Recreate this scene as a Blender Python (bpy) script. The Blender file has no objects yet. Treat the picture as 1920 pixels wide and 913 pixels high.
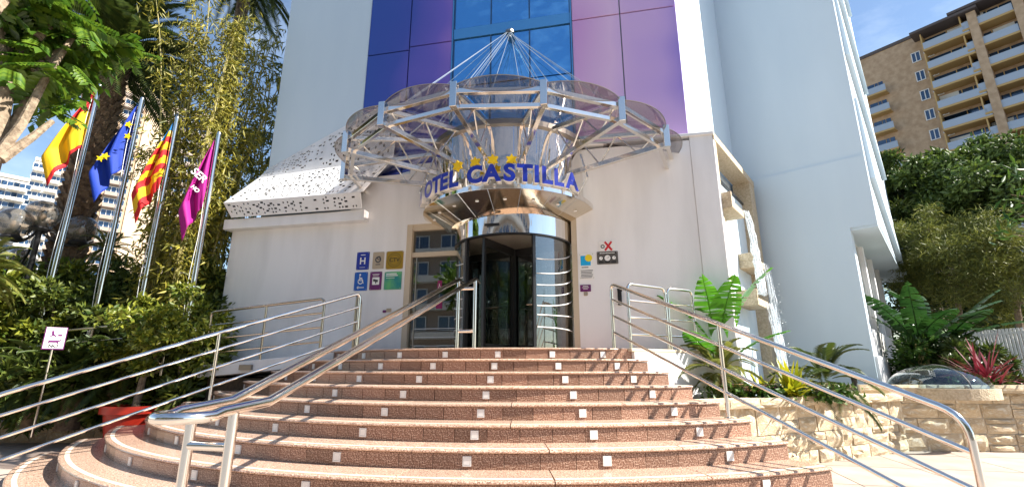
import bpy, math, random
import numpy as np
from mathutils import Vector, Matrix
R_ = math.radians
sc = bpy.context.scene
# ------------------------------------------------------------------ camera, sky, sun, exposure
EYE = Vector((1.8, -8.8, 1.32)); YAW, PITCH, FPX = R_(12), R_(14.6), 897.0
cam = bpy.data.cameras.new('camera'); co = bpy.data.objects.new('camera', cam)
sc.collection.objects.link(co); sc.camera = co
cam.sensor_width = 36; cam.sensor_fit = 'HORIZONTAL'; cam.lens = FPX/1920*36
cam.clip_start = .05; cam.clip_end = 6000
co.location = EYE; co.rotation_euler = (math.pi/2+PITCH, 0, YAW)
SUN_EL, SUN_AZ = R_(42), R_(1)                       # azimuth from +x towards +y
SUN = Vector((math.cos(SUN_EL)*math.cos(SUN_AZ), math.cos(SUN_EL)*math.sin(SUN_AZ), math.sin(SUN_EL)))
w = bpy.data.worlds.new('World'); sc.world = w; w.use_nodes = True
nt = w.node_tree; nt.nodes.clear()
def N(t, **k):
    n = nt.nodes.new(t)
    for a, b in k.items():
        setattr(n, a, b)
    return n
out = N('ShaderNodeOutputWorld'); bg = N('ShaderNodeBackground')
sky = N('ShaderNodeTexSky', sky_type='NISHITA', sun_disc=False, sun_elevation=SUN_EL, sun_rotation=math.pi/2-SUN_AZ,
        air_density=1.15, dust_density=.3, ozone_density=2.2)
tc = N('ShaderNodeTexCoord'); mp = N('ShaderNodeMapping'); mp.inputs['Scale'].default_value = (1.2, 2.6, 4.0)
nz = N('ShaderNodeTexNoise'); nz.inputs['Scale'].default_value = 2.2; nz.inputs['Detail'].default_value = 7; nz.inputs['Roughness'].default_value = .62
cr = N('ShaderNodeValToRGB'); cr.color_ramp.elements[0].position = .47; cr.color_ramp.elements[1].position = .8
cr.color_ramp.elements[1].color = (.42, .42, .42, 1)
mx = N('ShaderNodeMix', data_type='RGBA'); mx.inputs['B'].default_value = (6.5, 7.4, 8.6, 1)
L = nt.links.new
L(tc.outputs['Generated'], mp.inputs['Vector']); L(mp.outputs['Vector'], nz.inputs['Vector']); L(nz.outputs['Fac'], cr.inputs['Fac'])
L(cr.outputs['Color'], mx.inputs['Factor']); L(sky.outputs['Color'], mx.inputs['A']); L(mx.outputs['Result'], bg.inputs['Color'])
bg.inputs['Strength'].default_value = .072; L(bg.outputs['Background'], out.inputs['Surface'])
sl = bpy.data.lights.new('sun', 'SUN'); sl.energy = 5.0; sl.angle = R_(.53); sl.color = (1, .95, .86)
so = bpy.data.objects.new('sun', sl); sc.collection.objects.link(so); so.rotation_euler = SUN.to_track_quat('Z', 'Y').to_euler()
so.location = SUN*60
vs = sc.view_settings; vs.view_transform = 'Standard'; vs.look = 'None'; vs.gamma = 1; vs.use_curve_mapping = False; vs.exposure = 1.48
sc.cycles.max_bounces = 10; sc.cycles.transparent_max_bounces = 24; sc.cycles.glossy_bounces = 5
sc.cycles.use_denoising = True; sc.cycles.sample_clamp_indirect = 6
# ------------------------------------------------------------------ pixel helpers (for surveying the place)
_f = Vector((-math.sin(YAW)*math.cos(PITCH), math.cos(YAW)*math.cos(PITCH), math.sin(PITCH)))
_r = Vector((math.cos(YAW), math.sin(YAW), 0)); _u = _r.cross(_f)
def ray(px, py): return _f + _r*((px-960)/FPX) - _u*((py-456.5)/FPX)
def at(px, py, d):
    v = ray(px, py); return EYE + v*(d/math.hypot(v.x, v.y))
def atz(px, py, z):
    v = ray(px, py); return EYE + v*((z-EYE.z)/v.z)
def aty(px, py, y):
    v = ray(px, py); return EYE + v*((y-EYE.y)/v.y)
def onplane(px, py, p0, n):
    v = ray(px, py); n = Vector(n); return EYE + v*((Vector(p0)-EYE).dot(n)/v.dot(n))
def oncirc(px, py, c, R):
    v = ray(px, py); ox, oy = EYE.x-c[0], EYE.y-c[1]
    a = v.x*v.x+v.y*v.y; b = ox*v.x+oy*v.y; q = max(b*b-a*(ox*ox+oy*oy-R*R), 0)
    return EYE + v*((-b-math.sqrt(q))/a)
rnd = random.Random(7); rng = np.random.default_rng(11)
# ------------------------------------------------------------------ materials
MATS = {}
def mat(name, base=(.8, .8, .8), rough=.5, metal=0., base2=None, nscale=8, ndetail=4, nlo=.35, nhi=.65, bump=0, bscale=60, bdist=.01, coat=0,
        rand=0., spec=None, island=False, transl=0., stretch=None, third=None):
    m = bpy.data.materials.new(name); m.use_nodes = True; t = m.node_tree; n = t.nodes; l = t.links.new
    p = n['Principled BSDF']; p.inputs['Roughness'].default_value = rough; p.inputs['Metallic'].default_value = metal
    if coat: p.inputs['Coat Weight'].default_value = coat; p.inputs['Coat Roughness'].default_value = .08
    if spec is not None: p.inputs['Specular IOR Level'].default_value = spec
    p.inputs['Base Color'].default_value = (*base, 1); col = None
    t_c = n.new('ShaderNodeTexCoord'); vec = t_c.outputs['Object']
    if stretch:
        mm = n.new('ShaderNodeMapping'); mm.inputs['Scale'].default_value = stretch; l(vec, mm.inputs['Vector']); vec = mm.outputs['Vector']
    if island:
        g = n.new('ShaderNodeNewGeometry'); r = n.new('ShaderNodeValToRGB'); l(g.outputs['Random Per Island'], r.inputs['Fac'])
        r.color_ramp.elements[0].color = (*base, 1); r.color_ramp.elements[1].color = (*base2, 1)
        if third: e = r.color_ramp.elements.new(.9); e.color = (*third, 1)
        col = r.outputs['Color']
    elif base2:
        z = n.new('ShaderNodeTexNoise'); z.inputs['Scale'].default_value = nscale; z.inputs['Detail'].default_value = ndetail
        l(vec, z.inputs['Vector']); r = n.new('ShaderNodeValToRGB'); l(z.outputs['Fac'], r.inputs['Fac'])
        r.color_ramp.elements[0].position = nlo; r.color_ramp.elements[1].position = nhi
        r.color_ramp.elements[0].color = (*base, 1); r.color_ramp.elements[1].color = (*base2, 1)
        if third: e = r.color_ramp.elements.new((nlo+nhi)/2); e.color = (*third, 1)
        col = r.outputs['Color']
    if rand:
        oi = n.new('ShaderNodeObjectInfo'); mr = n.new('ShaderNodeMapRange'); l(oi.outputs['Random'], mr.inputs['Value'])
        mr.inputs['To Min'].default_value = 1-rand; mr.inputs['To Max'].default_value = 1+rand
        hs = n.new('ShaderNodeHueSaturation'); l(mr.outputs['Result'], hs.inputs['Value'])
        if col: l(col, hs.inputs['Color'])
        else: hs.inputs['Color'].default_value = (*base, 1)
        col = hs.outputs['Color']
    if col: l(col, p.inputs['Base Color'])
    if bump:
        z = n.new('ShaderNodeTexNoise'); z.inputs['Scale'].default_value = bscale; z.inputs['Detail'].default_value = 5
        l(vec, z.inputs['Vector']); b = n.new('ShaderNodeBump'); b.inputs['Strength'].default_value = bump; b.inputs['Distance'].default_value = bdist
        l(z.outputs['Fac'], b.inputs['Height']); l(b.outputs['Normal'], p.inputs['Normal'])
    if transl:
        tr = n.new('ShaderNodeBsdfTranslucent'); mxx = n.new('ShaderNodeMixShader'); mxx.inputs['Fac'].default_value = transl
        if col: l(col, tr.inputs['Color'])
        else: tr.inputs['Color'].default_value = (*base, 1)
        l(p.outputs['BSDF'], mxx.inputs[1]); l(tr.outputs['BSDF'], mxx.inputs[2]); l(mxx.outputs['Shader'], n['Material Output'].inputs['Surface'])
    MATS[name] = m; return m
def glass(name, tint, refl=(1, 1, 1), ior=1.5, rough=.01, base=0., diff=0.):
    m = bpy.data.materials.new(name); m.use_nodes = True; t = m.node_tree; n = t.nodes; l = t.links.new; n.remove(n['Principled BSDF'])
    tr = n.new('ShaderNodeBsdfTransparent'); tr.inputs['Color'].default_value = (*tint, 1)
    gl = n.new('ShaderNodeBsdfGlossy'); gl.inputs['Color'].default_value = (*refl, 1); gl.inputs['Roughness'].default_value = rough
    lw = n.new('ShaderNodeLayerWeight'); lw.inputs['Blend'].default_value = .5; mx = n.new('ShaderNodeMixShader')
    pw = n.new('ShaderNodeMath'); pw.operation = 'POWER'; pw.inputs[1].default_value = 4.; l(lw.outputs['Facing'], pw.inputs[0])
    ad = n.new('ShaderNodeMath'); ad.operation = 'MULTIPLY_ADD'; ad.inputs[1].default_value = .8; ad.inputs[2].default_value = base+.03; ad.use_clamp = True
    l(pw.outputs[0], ad.inputs[0]); l(ad.outputs[0], mx.inputs['Fac'])
    src = tr.outputs['BSDF']
    if diff:
        df = n.new('ShaderNodeBsdfDiffuse'); df.inputs['Color'].default_value = (.42, .40, .37, 1); m2 = n.new('ShaderNodeMixShader'); m2.inputs['Fac'].default_value = diff
        l(src, m2.inputs[1]); l(df.outputs['BSDF'], m2.inputs[2]); src = m2.outputs['Shader']
    l(src, mx.inputs[1]); l(gl.outputs['BSDF'], mx.inputs[2]); l(mx.outputs['Shader'], n['Material Output'].inputs['Surface'])
    MATS[name] = m; return m
mat('stucco', (.80, .79, .785), .75, base2=(.66, .65, .64), nscale=1.6, ndetail=9, nlo=.42, nhi=.82, stretch=(1.6, 1.6, .3), bump=.25, bscale=55, bdist=.01)
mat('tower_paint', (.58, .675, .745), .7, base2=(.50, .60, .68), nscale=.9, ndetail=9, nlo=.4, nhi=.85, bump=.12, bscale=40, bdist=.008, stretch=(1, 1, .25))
mat('granite', (.075, .036, .026), .26, base2=(.58, .42, .32), nscale=90, ndetail=4, nlo=.33, nhi=.68, rand=.24, third=(.26, .135, .088))  # darkened for the risers, their shade is part of this colour
mat('granite_tread_lit', (.12, .06, .045), .2, base2=(.78, .60, .47), nscale=90, ndetail=4, nlo=.30, nhi=.66, rand=.12, third=(.46, .29, .205))  # paler copy of granite, sun and sky gloss on the treads put into colour
mat('granite_core', (.22, .11, .08), .7, base2=(.32, .18, .12), nscale=60)
mat('cream_strip', (.62, .52, .40), .55, base2=(.70, .60, .48), nscale=30)
mat('pavement', (.32, .255, .205), .75, base2=(.44, .365, .31), nscale=2.2, ndetail=9, nlo=.3, nhi=.75, rand=.09, bump=.1, bscale=90)
mat('asphalt', (.17, .165, .16), .9, base2=(.24, .235, .23), nscale=2)
mat('steel', (.78, .735, .68), .12, 1., bump=.02, bscale=9, bdist=.01)
mat('mirror_steel', (.80, .775, .74), .045, 1., bump=.16, bscale=1.1, bdist=.10, stretch=(1.6, 1.6, .12))
mat('soffit_steel', (.74, .66, .54), .10, 1., bump=.10, bscale=1.6, bdist=.05)
mat('dark_steel', (.30, .27, .24), .3, 1.)
mat('brass_rail', (.55, .46, .36), .2, 1.)
mat('black', (.012, .012, .013), .35)
mat('black_iron', (.018, .018, .02), .45, bump=.1, bscale=40)
mat('white_plastic', (.80, .79, .76), .35)
mat('lens', (.55, .60, .64), .12, metal=.6)
mat('sign_blue', (.006, .03, .42), .28, coat=.4)
mat('sign_white', (.78, .78, .76), .35)
mat('star_yellow', (.78, .56, .01), .35)
mat('plaque_blue', (.012, .03, .30), .35); mat('plaque_mid', (.01, .10, .42), .35); mat('plaque_tan', (.42, .34, .24), .4)
mat('plaque_gold', (.50, .30, .04), .3, .6); mat('plaque_purple', (.13, .012, .12), .4); mat('plaque_green', (.02, .22, .22), .35, base2=(.12, .42, .16), nscale=5)
mat('plaque_grey', (.10, .09, .08), .5); mat('sun_yellow', (.80, .62, .02), .4); mat('sky_print', (.01, .38, .72), .4); mat('red_mark', (.55, .01, .02), .5)
mat('magenta', (.25, .008, .10), .6); mat('ink', (.05, .05, .06), .6)
mat('flag_red', (.62, .02, .025), .75, transl=.3); mat('flag_yellow', (.85, .55, .01), .75, transl=.3); mat('flag_blue', (.008, .05, .42), .7, transl=.3)
mat('flag_magenta', (.45, .01, .26), .7, transl=.3); mat('flag_cyan', (.01, .20, .50), .7, transl=.3)
mat('beige_frame', (.55, .46, .34), .5); mat('alu_frame', (.45, .42, .37), .3, .7)
mat('stone', (.72, .60, .42), .85, base2=(.80, .72, .57), nscale=4, ndetail=8, bump=.8, bscale=22, bdist=.03, rand=.10, third=(.62, .47, .29))
mat('mortar', (.50, .42, .32), .9, base2=(.58, .50, .40), nscale=20, bump=.4, bscale=60)
mat('stone_trim', (.42, .33, .22), .85, base2=(.58, .48, .34), nscale=28, ndetail=6, bump=.9, bscale=45, bdist=.02)
mat('terracotta_red', (.55, .035, .015), .4, base2=(.45, .03, .015), nscale=6)
mat('soil', (.05, .035, .022), .95, base2=(.09, .065, .04), nscale=20, bump=.6, bscale=30)
mat('water_panel', (.58, .70, .78), .35, base2=(.66, .76, .82), nscale=5)
def watermat():
    m = mat('water', (.80, .88, .92), .12, base2=(.92, .95, 1.), nscale=30, bump=.8, bscale=40, bdist=.03, transl=.3); n = m.node_tree.nodes; l = m.node_tree.links.new
    o = n['Material Output']; src = o.inputs['Surface'].links[0].from_socket; tr = n.new('ShaderNodeBsdfTransparent'); x = n.new('ShaderNodeMixShader')
    z = n.new('ShaderNodeTexNoise'); z.inputs['Scale'].default_value = 14; r = n.new('ShaderNodeMapRange'); r.inputs['From Min'].default_value = .35; r.inputs['From Max'].default_value = .65; r.inputs['To Min'].default_value = .1; r.inputs['To Max'].default_value = .8
    l(z.outputs['Fac'], r.inputs['Value']); l(r.outputs['Result'], x.inputs['Fac']); l(tr.outputs['BSDF'], x.inputs[1]); l(src, x.inputs[2]); l(x.outputs['Shader'], o.inputs['Surface'])
watermat()
mat('spandrel', (.10, .34, .62), .12, .55, coat=.5)
mat('brick', (.40, .27, .165), .85, base2=(.52, .37, .24), nscale=1.6, ndetail=8, bump=.3, bscale=8, bdist=.05)
mat('ochre', (.50, .33, .13), .8); mat('balcony_grey', (.36, .42, .50), .35); mat('slab_dark', (.10, .08, .075), .8)
mat('brick_tower', (.34, .27, .22), .85, base2=(.42, .34, .28), nscale=.3); mat('beige_tower', (.62, .46, .30), .85, base2=(.68, .53, .37), nscale=.2)
mat('white_block', (.66, .62, .56), .8, base2=(.72, .69, .64), nscale=.3); mat('blind', (.70, .70, .68), .6)
mat('far_glass', (.03, .07, .14), .08, .3, coat=.6); mat('white_frame', (.75, .75, .73), .5)
mat('bark', (.16, .115, .075), .9, base2=(.30, .23, .16), nscale=12, bump=.7, bscale=20, bdist=.04)
mat('palm_bark', (.085, .055, .035), .95, base2=(.22, .15, .09), nscale=9, bump=.8, bscale=14, bdist=.05)
mat('leaf_big', (.045, .115, .012), .38, base2=(.15, .24, .02), island=True, transl=.38)
mat('leaf_ficus', (.06, .11, .012), .42, base2=(.26, .27, .03), island=True, transl=.35)
mat('leaf_hedge', (.03, .062, .012), .5, base2=(.16, .19, .025), island=True, transl=.25)
mat('leaf_bamboo', (.09, .11, .016), .5, base2=(.42, .36, .05), island=True, transl=.4)
mat('culm', (.22, .20, .06), .5, base2=(.36, .30, .12), nscale=5)
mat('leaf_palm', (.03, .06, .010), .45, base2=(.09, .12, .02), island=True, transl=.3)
mat('leaf_palm_lit', (.10, .14, .025), .45, base2=(.26, .25, .06), island=True, transl=.35)  # brighter copy of leaf_palm with sunlight put into the leaf colour
mat('leaf_dark', (.022, .052, .010), .62, base2=(.12, .17, .025), island=True, transl=.25)
mat('leaf_tamarisk', (.06, .085, .014), .6, base2=(.24, .24, .04), island=True, transl=.3)
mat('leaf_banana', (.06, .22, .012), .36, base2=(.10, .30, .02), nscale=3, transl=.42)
mat('leaf_banana_shaded', (.014, .05, .010), .36, base2=(.03, .085, .015), nscale=3, transl=.3)  # darker copy of leaf_banana with shade put into the leaf colour
mat('leaf_yellow', (.22, .26, .01), .42, base2=(.50, .46, .02), island=True, transl=.35)
mat('leaf_bed', (.02, .07, .008), .5, base2=(.08, .16, .015), island=True, transl=.25)
mat('leaf_red', (.10, .008, .014), .5, base2=(.26, .03, .05), island=True, transl=.2)
mat('petal', (.30, .02, .30), .6, base2=(.80, .75, .80), island=True, third=(.65, .5, .02)); mat('petal_red', (.5, .01, .015), .6)
glass('smoked_glass', (.68, .65, .64), ior=1.5, base=.02); glass('door_glass', (.55, .58, .55), ior=1.55, base=.15)
glass('dome_glass', (.72, .85, .90), ior=1.5, base=.08); glass('globe_glass', (.60, .55, .50), ior=1.45, base=.03, diff=.22)
glass('window_glass', (.20, .26, .27), ior=1.6, base=.1); glass('balcony_glass', (.55, .63, .70), ior=1.5, base=.12)
def blueglass():
    m = mat('blue_glass', (.004, .10, .34), .03, .0); n = m.node_tree.nodes; l = m.node_tree.links.new
    g = n.new('ShaderNodeBsdfGlossy'); g.inputs['Color'].default_value = (.25, .62, 1, 1); g.inputs['Roughness'].default_value = .02
    z = n.new('ShaderNodeTexNoise'); z.inputs['Scale'].default_value = 1.1; z.inputs['Detail'].default_value = 2; bu = n.new('ShaderNodeBump'); bu.inputs['Strength'].default_value = .5; bu.inputs['Distance'].default_value = .06
    t_ = n.new('ShaderNodeTexCoord'); l(t_.outputs['Object'], z.inputs['Vector']); l(z.outputs['Fac'], bu.inputs['Height']); l(bu.outputs['Normal'], g.inputs['Normal'])
    x = n.new('ShaderNodeMixShader'); x.inputs['Fac'].default_value = .62
    l(n['Principled BSDF'].outputs['BSDF'], x.inputs[1]); l(g.outputs['BSDF'], x.inputs[2]); l(x.outputs['Shader'], n['Material Output'].inputs['Surface'])
blueglass()
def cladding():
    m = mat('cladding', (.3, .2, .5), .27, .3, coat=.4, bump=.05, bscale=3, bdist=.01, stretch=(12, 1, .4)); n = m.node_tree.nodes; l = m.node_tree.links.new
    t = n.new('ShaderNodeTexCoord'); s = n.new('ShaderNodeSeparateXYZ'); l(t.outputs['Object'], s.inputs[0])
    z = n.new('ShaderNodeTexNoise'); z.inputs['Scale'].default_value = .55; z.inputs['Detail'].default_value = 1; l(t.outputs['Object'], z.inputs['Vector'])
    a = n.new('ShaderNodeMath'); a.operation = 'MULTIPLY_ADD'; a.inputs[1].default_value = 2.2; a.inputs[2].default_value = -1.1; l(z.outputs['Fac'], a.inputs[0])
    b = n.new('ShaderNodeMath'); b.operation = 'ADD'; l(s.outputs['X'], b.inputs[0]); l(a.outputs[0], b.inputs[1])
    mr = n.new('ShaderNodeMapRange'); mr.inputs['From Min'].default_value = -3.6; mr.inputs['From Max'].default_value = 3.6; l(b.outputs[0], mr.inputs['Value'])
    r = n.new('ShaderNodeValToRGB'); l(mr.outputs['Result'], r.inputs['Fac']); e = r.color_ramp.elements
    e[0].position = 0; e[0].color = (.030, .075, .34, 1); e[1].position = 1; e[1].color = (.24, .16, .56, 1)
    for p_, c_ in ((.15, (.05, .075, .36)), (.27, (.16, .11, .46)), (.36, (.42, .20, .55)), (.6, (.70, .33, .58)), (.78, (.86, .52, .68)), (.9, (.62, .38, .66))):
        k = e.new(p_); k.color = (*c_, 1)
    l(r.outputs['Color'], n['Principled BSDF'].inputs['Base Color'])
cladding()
# ------------------------------------------------------------------ mesh builders
COL = sc.collection; WM = {}
def link(o, parent=None):
    COL.objects.link(o)
    if parent is not None:
        o.parent = parent; o.matrix_parent_inverse = WM.get(parent.name, Matrix()).inverted()
    return o
def tag(o, label=None, cat=None, group=None, kind=None):
    if label: o['label'] = label
    if cat: o['category'] = cat
    if group: o['group'] = group
    if kind: o['kind'] = kind
    return o
def thing(name, label, cat, loc=(0, 0, 0), group=None):
    o = bpy.data.objects.new(name, None); o.empty_display_size = .2; link(o); o.location = loc
    WM[o.name] = Matrix.Translation(loc); return tag(o, label, cat, group)
class MB:
    def __init__(s): s.v = []; s.f = []; s.m = []
    def add(s, vs, fs, mi=0):
        k = len(s.v); s.v += [tuple(x) for x in vs]; s.f += [tuple(i+k for i in f) for f in fs]; s.m += [mi]*len(fs); return s
    def hexa(s, p, mi=0):    # 8 pts: bottom 4 ccw, top 4 ccw
        return s.add(p, [(3, 2, 1, 0), (4, 5, 6, 7), (0, 1, 5, 4), (1, 2, 6, 5), (2, 3, 7, 6), (3, 0, 4, 7)], mi)
    def box(s, x0, x1, y0, y1, z0, z1, mi=0):
        return s.hexa([(x0, y0, z0), (x1, y0, z0), (x1, y1, z0), (x0, y1, z0), (x0, y0, z1), (x1, y0, z1), (x1, y1, z1), (x0, y1, z1)], mi)
    def prism(s, poly, z0, z1, mi=0):
        n = len(poly); s.add([(x, y, z0) for x, y in poly]+[(x, y, z1) for x, y in poly],
            [tuple(range(n-1, -1, -1)), tuple(range(n, 2*n))]+[(i, (i+1) % n, n+(i+1) % n, n+i) for i in range(n)], mi); return s
    def wall(s, a, b, th, z0, z1, mi=0):    # vertical slab from a to b (xy), thickness to the left of a->b
        a = Vector(a[:2]); b = Vector(b[:2]); d = (b-a).normalized(); n = Vector((-d.y, d.x))*th
        return s.prism([a, b, b+n, a+n] if th > 0 else [a, a+n, b+n, b], z0, z1, mi)
    def beam(s, a, b, wd, ht, mi=0, up=(0, 0, 1)):
        a = Vector(a); b = Vector(b); d = (b-a).normalized(); u = Vector(up)
        if abs(d.dot(u)) > .98: u = Vector((0, 1, 0))
        x = d.cross(u).normalized()*wd/2; z = x.cross(d).normalized()*ht/2
        return s.hexa([a-x-z, a+x-z, b+x-z, b-x-z, a-x+z, a+x+z, b+x+z, b-x+z], mi)
    def tube(s, pts, r, n=10, caps=True, mi=0, closed=False):
        pts = [Vector(p) for p in pts]; k = len(pts); rs = r if isinstance(r, (list, tuple)) else [r]*k
        base = len(s.v); prev = None
        for i, p in enumerate(pts):
            if closed: d = (pts[(i+1) % k]-pts[i-1]).normalized()
            elif i == 0: d = (pts[1]-p).normalized()
            elif i == k-1: d = (p-pts[-2]).normalized()
            else: d = ((pts[i+1]-p).normalized()+(p-pts[i-1]).normalized()).normalized()
            if prev is None:
                u = Vector((0, 0, 1)) if abs(d.z) < .9 else Vector((1, 0, 0)); a = d.cross(u).normalized()
            else: a = (prev-d*prev.dot(d)).normalized()
            prev = a; b = d.cross(a)
            for j in range(n):
                t = 2*math.pi*j/n; s.v.append(tuple(p+(a*math.cos(t)+b*math.sin(t))*rs[i]))
        for i in range(k if closed else k-1):
            for j in range(n):
                q0 = base+i*n; q1 = base+((i+1) % k)*n; s.f.append((q0+j, q0+(j+1) % n, q1+(j+1) % n, q1+j)); s.m.append(mi)
        if caps and not closed:
            s.f.append(tuple(base+j for j in range(n-1, -1, -1))); s.m.append(mi)
            s.f.append(tuple(base+(k-1)*n+j for j in range(n))); s.m.append(mi)
        return s
    def lathe(s, prof, c=(0, 0, 0), n=32, a0=0., a1=2*math.pi, mi=0):
        full = abs(a1-a0-2*math.pi) < 1e-6; m = n if full else n+1; base = len(s.v); k = len(prof)
        for i in range(m):
            t = a0+(a1-a0)*i/n
            for r, z in prof: s.v.append((c[0]+r*math.sin(t), c[1]-r*math.cos(t), c[2]+z))
        for i in range(n):
            for j in range(k-1):
                p, q = base+i*k+j, base+((i+1) % m)*k+j; s.f.append((p, q, q+1, p+1)); s.m.append(mi)
        return s
    def sector(s, c, r0, r1, a0, a1, z0, z1, n=12, mi=0):   # angles from -y, towards +x
        base = len(s.v)
        for i in range(n+1):
            t = a0+(a1-a0)*i/n; sx, sy = math.sin(t), -math.cos(t)
            for r, z in ((r0, z0), (r1, z0), (r1, z1), (r0, z1)): s.v.append((c[0]+r*sx, c[1]+r*sy, z))
        for i in range(n):
            p = base+4*i; q = p+4
            for j in range(4): s.f.append((p+j, q+j, q+(j+1) % 4, p+(j+1) % 4)); s.m.append(mi)
        s.f += [(base+3, base+2, base+1, base), tuple(base+4*n+j for j in range(4))]; s.m += [mi, mi]
        return s
    def mesh(s, name):
        me = bpy.data.meshes.new(name); me.from_pydata(s.v, [], s.f)
        me.polygons.foreach_set('material_index', s.m); me.update(); return me
    def build(s, name, mats, parent=None, smooth=False, label=None, bevel=0):
        o = mkobj(name, s.mesh(name), mats, parent, smooth)
        if label: o['label'] = label
        if bevel:
            b = o.modifiers.new('bevel', 'BEVEL'); b.width = bevel; b.segments = 2; b.limit_method = 'ANGLE'
        return o
def mkobj(name, me, mats=None, parent=None, smooth=False):
    if mats:
        for m in ([mats] if isinstance(mats, str) else mats): me.materials.append(MATS[m])
    if smooth == 'auto':
        me.polygons.foreach_set('use_smooth', [True]*len(me.polygons)); me.set_sharp_from_angle(angle=R_(35))
    elif smooth: me.polygons.foreach_set('use_smooth', [True]*len(me.polygons))
    o = bpy.data.objects.new(name, me); link(o, parent); return o
def inst(name, me, parent, loc, rot=(0, 0, 0), scale=(1, 1, 1)):
    o = bpy.data.objects.new(name, me); link(o, parent); o.location = loc; o.rotation_euler = rot; o.scale = scale; return o
def fastmesh(name, V, F, mats):
    V = np.asarray(V, np.float32); F = np.asarray(F, np.int32); k = F.shape[1]; me = bpy.data.meshes.new(name)
    me.vertices.add(len(V)); me.vertices.foreach_set('co', V.ravel()); me.loops.add(F.size); me.loops.foreach_set('vertex_index', F.ravel())
    me.polygons.add(len(F)); me.polygons.foreach_set('loop_start', np.arange(0, F.size, k, dtype=np.int32)); me.update(calc_edges=True)
    for m in ([mats] if isinstance(mats, str) else mats): me.materials.append(MATS[m])
    return me
def leafmesh(name, P, D, Lh, Wd, mats, fold=.25, side=None):
    P = np.asarray(P, float); n = len(P); D = np.asarray(D, float); D = D/np.linalg.norm(D, axis=1, keepdims=True)
    if side is None:
        side = rng.normal(size=(n, 3))
    S = np.cross(D, side); S /= np.linalg.norm(S, axis=1, keepdims=True)+1e-9; U = np.cross(S, D)
    Lh = np.broadcast_to(np.asarray(Lh, float), (n,))[:, None]; Wd = np.broadcast_to(np.asarray(Wd, float), (n,))[:, None]
    a = P; t = P+D*Lh-U*Lh*.12; l = P+D*Lh*.45+S*Wd*.5+U*Wd*fold; r = P+D*Lh*.45-S*Wd*.5+U*Wd*fold
    V = np.stack([a, l, t, r], 1).reshape(-1, 3); b = np.arange(n)[:, None]*4
    F = np.concatenate([b+[0, 2, 1], b+[0, 3, 2]], 1).reshape(-1, 3)
    return fastmesh(name, V, F, mats)
def rdir(n): v = rng.normal(size=(n, 3)); return v/np.linalg.norm(v, axis=1, keepdims=True)
def clumps(cs, per, shell=.45):
    """points spread through uneven ellipsoid clumps: (centre, radii)"""
    out = []; nrm = []
    for c, r in cs:
        v = rdir(per); k = (shell+(1-shell)*rng.random((per, 1)))*(1+.18*rng.normal(size=(per, 1)))
        out.append(np.array(c)+v*np.array(r)*k); nrm.append(v)
    return np.concatenate(out), np.concatenate(nrm)
def subclumps(c, r, n, rr, flat=.75, low=-.6):
    """clump centres scattered over an ellipsoid crown"""
    o = []
    while len(o) < n:
        v = rdir(1)[0]
        if v[2] < low: continue
        k = .4+.68*rnd.random(); q = rr*(.5+.9*rnd.random())
        o.append((np.array(c)+v*np.array(r)*k, (q, q, q*flat)))
    return o
_tm = {}
def text_mesh(s, size, ext=.004, off=0., mats=('sign_blue',), key=None):
    k = (s, size, ext, off, mats)
    if k in _tm: return _tm[k]
    cu = bpy.data.curves.new('t', 'FONT'); cu.body = s; cu.size = size; cu.extrude = ext; cu.offset = off; cu.align_x = 'CENTER'; cu.align_y = 'CENTER'
    o = bpy.data.objects.new('t', cu); COL.objects.link(o); dg = bpy.context.evaluated_depsgraph_get(); dg.update()
    me = bpy.data.meshes.new_from_object(o.evaluated_get(dg)); bpy.data.objects.remove(o); me.materials.clear()
    for m in mats: me.materials.append(MATS[m])
    if len(mats) > 1: me.polygons.foreach_set('material_index', [0 if p.normal.z > .7 else 1 for p in me.polygons])
    else: me.polygons.foreach_set('material_index', [0]*len(me.polygons))
    me.update(); _tm[k] = me; return me
# ================================================================== SETTING
g = MB(); g.add([(-400, -300, 0), (400, -300, 0), (400, 500, 0), (-400, 500, 0)], [(0, 1, 2, 3)])
tag(g.build('ground', 'asphalt'), kind='structure')
pv = tag(thing('pavement', None, None), kind='structure')
me = MB().box(-.592, .592, -.592, .592, .001, .012).mesh('paving_slab'); me.materials.append(MATS['pavement'])
for i in range(-9, 13):
    for j in range(-7, 5):
        x, y = i*1.2+.3, j*1.2-.2
        if x < -9.3 or (x > 3 and y > -.3+(x-4.6)*.72+.9) or (-4.6 < x < 3.2 and y > -3.6) or y > 2.6: continue
        inst('slab', me, pv, (x, y, 0))
# ================================================================== ENTRANCE STEPS
SC = (-.35, 1.9); RZ = .16
def SR(k): return 4.1+.4*(k-1)
def SZ(k): return 1.6-.16*(k-1)
A0, A1 = R_(-50), R_(35)
st = thing('staircase', 'curved red granite steps with cream strips and small white lights', 'staircase', (SC[0], SC[1]-5, 0))
tile = MB().box(-.1525, .1525, -.012, .012, -.063, .063).mesh('riser_tile'); tile.materials.append(MATS['granite'])
lt = MB(); lt.box(-.037, .037, -.014, .01, -.04, .04, 0)
lt.add([(-.028, -.0145, -.03), (.028, -.0145, -.03), (.028, -.0145, .03), (-.028, -.0145, .03), (0, -.008, 0)], [(0, 1, 4), (1, 2, 4), (2, 3, 4), (3, 0, 4)], 1)
ltm = lt.mesh('step_light'); ltm.materials.append(MATS['white_plastic']); ltm.materials.append(MATS['lens'])
LIGHTS = [-45.6, -35, -24.4, -13.8, -3.2, 7.5, 18.2, 28.7]
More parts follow.
